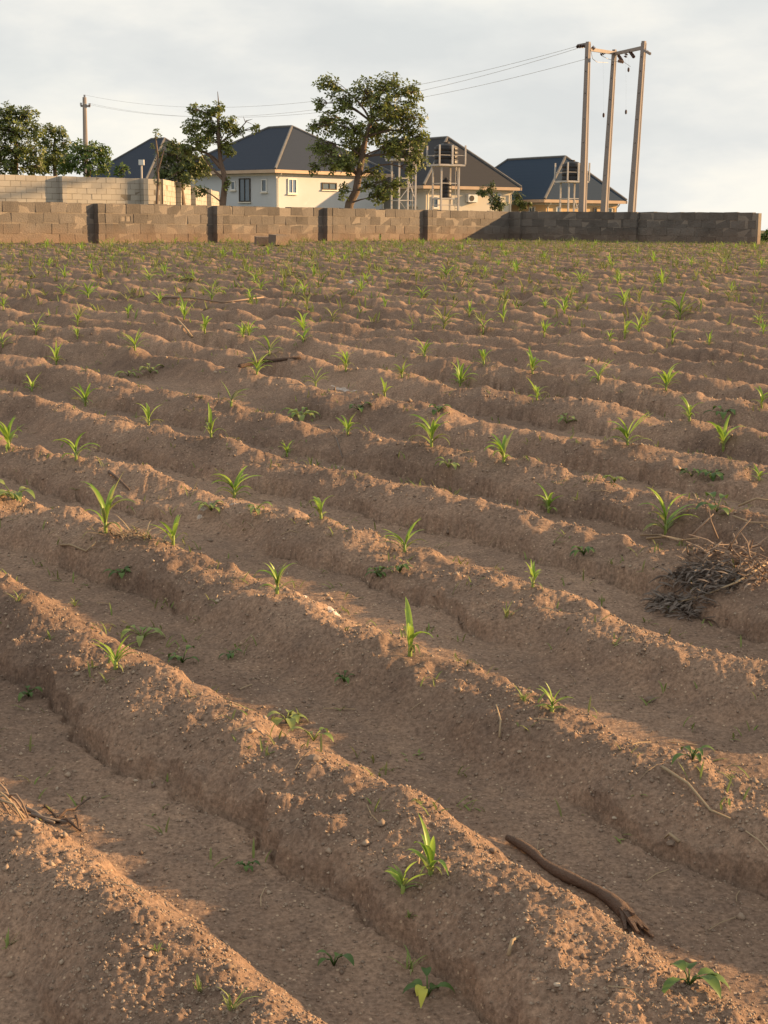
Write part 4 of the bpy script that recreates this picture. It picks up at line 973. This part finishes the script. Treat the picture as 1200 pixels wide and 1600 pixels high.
# heap of pulled dried stalks at the right edge
Hc = on_field([(1112, 905)])[0]; heap = empty('dried_stalk_heap', Hc, 0, 'heap of dead grey brown stalks and leaves at the right edge', 'plant litter')
sH = Hc.y / 2400
def hpt(px, py, lift): return Vector(((px - 1112) * sH, -(py - 905) * sH * 2.3, 0)), lift
def heap_z(x, y): return float(height(np.array([Hc.x + x]), np.array([Hc.y + y]))[0]) - Hc.z
rs = random.Random(3)
for part, m, n, cx, cy, rx, ry in (('dead_leaves', 'grey_litter', 700, -.05, -.02, .14, .13), ('dry_stems', 'brown_litter', 420, .14, .10, .20, .24)):
    B = MB()
    for k in range(n):
        r, t_ = rs.random() ** .6, rs.uniform(0, 6.28); x = cx + rx * r * math.cos(t_); y = cy + ry * r * math.sin(t_); top = .05 * (1 - r * r) + .006
        z = heap_z(x, y) + rs.uniform(.0, top); az = rs.choice([.35, 3.5, .0, 2.9]) + rs.uniform(-.8, .8); L = rs.uniform(.025, .075)
        if part == 'dead_leaves' or k % 3 == 0: B.add(*blade(L, rs.uniform(.004, .011), az, rs.uniform(-.4, .8), rs.uniform(-.6, 3.0), 5, (x, y, z), rs.uniform(-2, 2), .5))
        else:
            d = Vector((math.cos(az), math.sin(az), rs.uniform(-.3, .5))); p = Vector((x, y, z)); B.tube([p, p + d * L * .5 + rdir() * .015, p + d * L + rdir() * .03], [.0035, .003, .0015], 4, cap=False)
    B.build(part, m, heap)['kind'] = 'stuff'
def stalk(parent, pts, r, m='straw', name='stalk', lift=.01):
    P = lay(pts, lift) if not hasattr(lift, '__len__') else lay(pts, lift)
    MB().tube([p - parent.location for p in P], [r * (1 - .5 * i / (len(P) - 1)) for i in range(len(P))], 5).build(name, m, parent, True)
stalk(heap, [(1000, 842), (1030, 845), (1060, 858), (1090, 865)], .004, 'straw', lift=[.012, .02, .03, .05]); stalk(heap, [(1200, 903), (1150, 925), (1095, 940), (1045, 950)], .004, 'straw', lift=[.05, .03, .015, .012])
stalk(heap, [(1143, 855), (1170, 862), (1200, 872)], .004, 'straw', lift=[.10, .10, .09]); stalk(heap, [(1152, 816), (1180, 814), (1210, 818)], .005, 'straw', lift=[.06, .075, .07]); stalk(heap, [(1010, 846), (1040, 852), (1065, 862)], .005, 'straw', lift=[.01, .03, .04])
for k in range(6):
    x, y = rs.uniform(-.02, .3), rs.uniform(-.02, .3); p = Vector((x, y, heap_z(x, y) + .05)); d = Vector((rs.uniform(-.08, .08), rs.uniform(-.05, .05), rs.uniform(.06, .12)))
    MB().tube([p, p + d * .6 + rdir() * .01, p + d], [.004, .003, .002], 5).build('stalk', 'brown_litter', heap, True)
# bundle of dry stalks and grey twigs at the left edge
bd = empty('dry_stalk_bundle', on_field([(8, 1268)])[0], 0, 'tan bundle of dry stalks at the left edge on the lower ridge', 'plant litter')
rs = random.Random(21)
for k in range(8):
    c0 = Vector((rs.uniform(-.07, .0), rs.uniform(-.05, .10), 0)); d = Vector((rs.uniform(.06, .10), rs.uniform(-.07, -.02), 0)); q = []
    for f in (0, .25, .5, .75, 1):
        p = c0 + d * f; zz = float(height(np.array([bd.location.x + p.x]), np.array([bd.location.y + p.y]))[0]) - bd.location.z
        q.append(Vector((p.x, p.y, zz + .008 + (.02 + .003 * k) * math.sin(math.pi * f))))
    MB().tube(q, [.0034, .0033, .003, .0026, .002], 5).build('stalk', 'straw' if k % 3 == 0 else 'brown_litter', bd, True)
tw = empty('dry_twig', on_field([(90, 1290)])[0], 0, 'forked grey dead twig in the furrow beside the tan stalk bundle', 'twig', 'dead twigs on the soil')
def lie(parent, pts, px0, r, m, name, lift):
    """photo-sized strokes laid flat on the ground round the thing's own place"""
    k = parent.location.y / 2400; q = []
    for i, (x, y) in enumerate(pts):
        dx, dy = (x - px0[0]) * k, -(y - px0[1]) * k * 2.2
        q.append(Vector((dx, dy, float(height(np.array([parent.location.x + dx]), np.array([parent.location.y + dy]))[0]) - parent.location.z + r + lift * (i % 2))))
    MB().tube(q, [r * (1 - .5 * i / (len(q) - 1)) for i in range(len(q))], 6).build(name, m, parent, True)
for pts_, r, m, lf in (([(25, 1276), (50, 1284), (70, 1290), (88, 1297)], .006, 'grey_litter', .004), ([(85, 1290), (98, 1275), (108, 1268), (127, 1248)], .004, 'log', .008), ([(55, 1260), (64, 1270), (75, 1274), (90, 1290)], .004, 'log', .006),
                       ([(88, 1288), (105, 1290), (118, 1294), (137, 1308)], .004, 'log', .006), ([(116, 1280), (124, 1292), (130, 1300), (137, 1308)], .0035, 'log', .01), ([(45, 1287), (70, 1289), (108, 1291)], .005, 'grey_litter', .004)):
    lie(tw, pts_, (90, 1290), r, m, 'stick', lf)
TW = [([(95, 880), (110, 868), (135, 866), (150, 858)], .0045, 'straw', 'pale bent twig on the slope below the tallest left maize'),
      ([(1035, 1203), (1075, 1238), (1110, 1270), (1140, 1292)], .004, 'straw', 'long thin straw lying on the second ridge at right'),
      ([(170, 742), (185, 755), (202, 768)], .007, 'brown_litter', 'brown straw piece on the left ridge above the tallest maize'),
      ([(245, 465), (300, 468), (350, 474), (412, 469)], .012, 'brown_litter', 'long fallen stick across the far left rows'),
      ([(375, 575), (410, 570), (440, 565), (470, 563)], .016, 'log', 'short dark stick lying among the middle rows'),
      ([(300, 528), (288, 515), (276, 500)], .010, 'straw', 'pale slanting stalk in the upper left rows'),
      ([(794, 1500), (800, 1485), (812, 1470)], .004, 'straw', 'short orange straw standing on the front ridge'),
      ([(1130, 1545), (1120, 1535), (1125, 1550)], .004, 'straw', 'short straw at the bottom right corner ridge'),
      ([(780, 1160), (782, 1138), (775, 1105)], .003, 'straw', 'thin forked straw on the second ridge slope'),
      ([(515, 668), (525, 690), (535, 722)], .004, 'grey_litter', 'thin grey dead stem on a crest left of centre'),
      ([(1082, 772), (1085, 780), (1090, 788)], .004, 'straw', 'pale straw piece above the dried heap'),
      ([(1060, 1345), (1045, 1330), (1038, 1322)], .004, 'straw', 'small bit of straw on the right slope')]
for pts_, r, m, lab in TW:
    P = lay(pts_, [.006 + .012 * (i % 2) for i in range(len(pts_))]); c = P[len(P) // 2]
    o = MB().tube([p - c for p in P], [r * (1 - .4 * i / (len(P) - 1)) for i in range(len(P))], 5).build('twig', m, None, True); o.location = c; tag(o, lab, 'twig', 'dead twigs on the soil')
# dry grass lying round the tallest maize on the left
dg = empty('dry_grass', on_field([(180, 830)])[0], 0, 'flattened dry yellow grass round the foot of the tallest left maize', 'dry grass'); rs = random.Random(9); B = MB()
for k in range(60):
    x, y = rs.uniform(-.02, .14), rs.uniform(-.08, .08); z = float(height(np.array([dg.location.x + x]), np.array([dg.location.y + y]))[0]) - dg.location.z
    B.add(*blade(rs.uniform(.05, .14), .005, rs.uniform(0, 6.3), rs.uniform(.1, .7), rs.uniform(.4, 1.4), 4, (x, y, z)))
B.build('grass_blades', 'straw', dg)['kind'] = 'stuff'
# single stones one can pick out
ST = [(812, 1177, 9, 'pale pebble on the right part of the second ridge'), (857, 1188, 7, 'white pebble on the slope of the second ridge'), (1015, 1096, 20, 'round brown clod in the furrow at right'), (340, 943, 9, 'flat pale stone at the foot of the third ridge slope'),
      (870, 1550, 14, 'pale stone half sunk in the front ridge at the bottom'), (1048, 1325, 18, 'orange clod on the right slope above the log'), (490, 1188, 26, 'dark clod on the front ridge crest'), (960, 1280, 10, 'small pale stone at the right foot of a ridge'),
      (212, 1225, 8, 'white pebble on the front ridge slope at left')]
for i, ((x, y, wp, lab), P) in enumerate(zip(ST, on_field(ST))):
    r = wp * P.y / 2400 / 2; vs, fs = [], []
    for k, (rr, z) in enumerate(((.5, -.55), (.95, -.25), (1, .1), (.75, .45), (.3, .62))):
        for j in range(8):
            a = j * math.pi / 4; q = rr * random.uniform(.85, 1.12); vs.append((q * math.cos(a) * r, q * math.sin(a) * r * .8, (z + random.uniform(-.06, .06)) * r * .8))
    for k in range(4):
        for j in range(8): fs.append((k * 8 + j, k * 8 + (j + 1) % 8, (k + 1) * 8 + (j + 1) % 8, (k + 1) * 8 + j))
    fs += [tuple(range(7, -1, -1)), tuple(32 + j for j in range(8))]
    o = MB().add(vs, fs).build('clod' if 'clod' in lab else 'stone', 'crumb' if 'clod' in lab else 'stone'); o.location = P + Vector((0, 0, r * .15)); tag(o, lab, 'clod' if 'clod' in lab else 'stone')
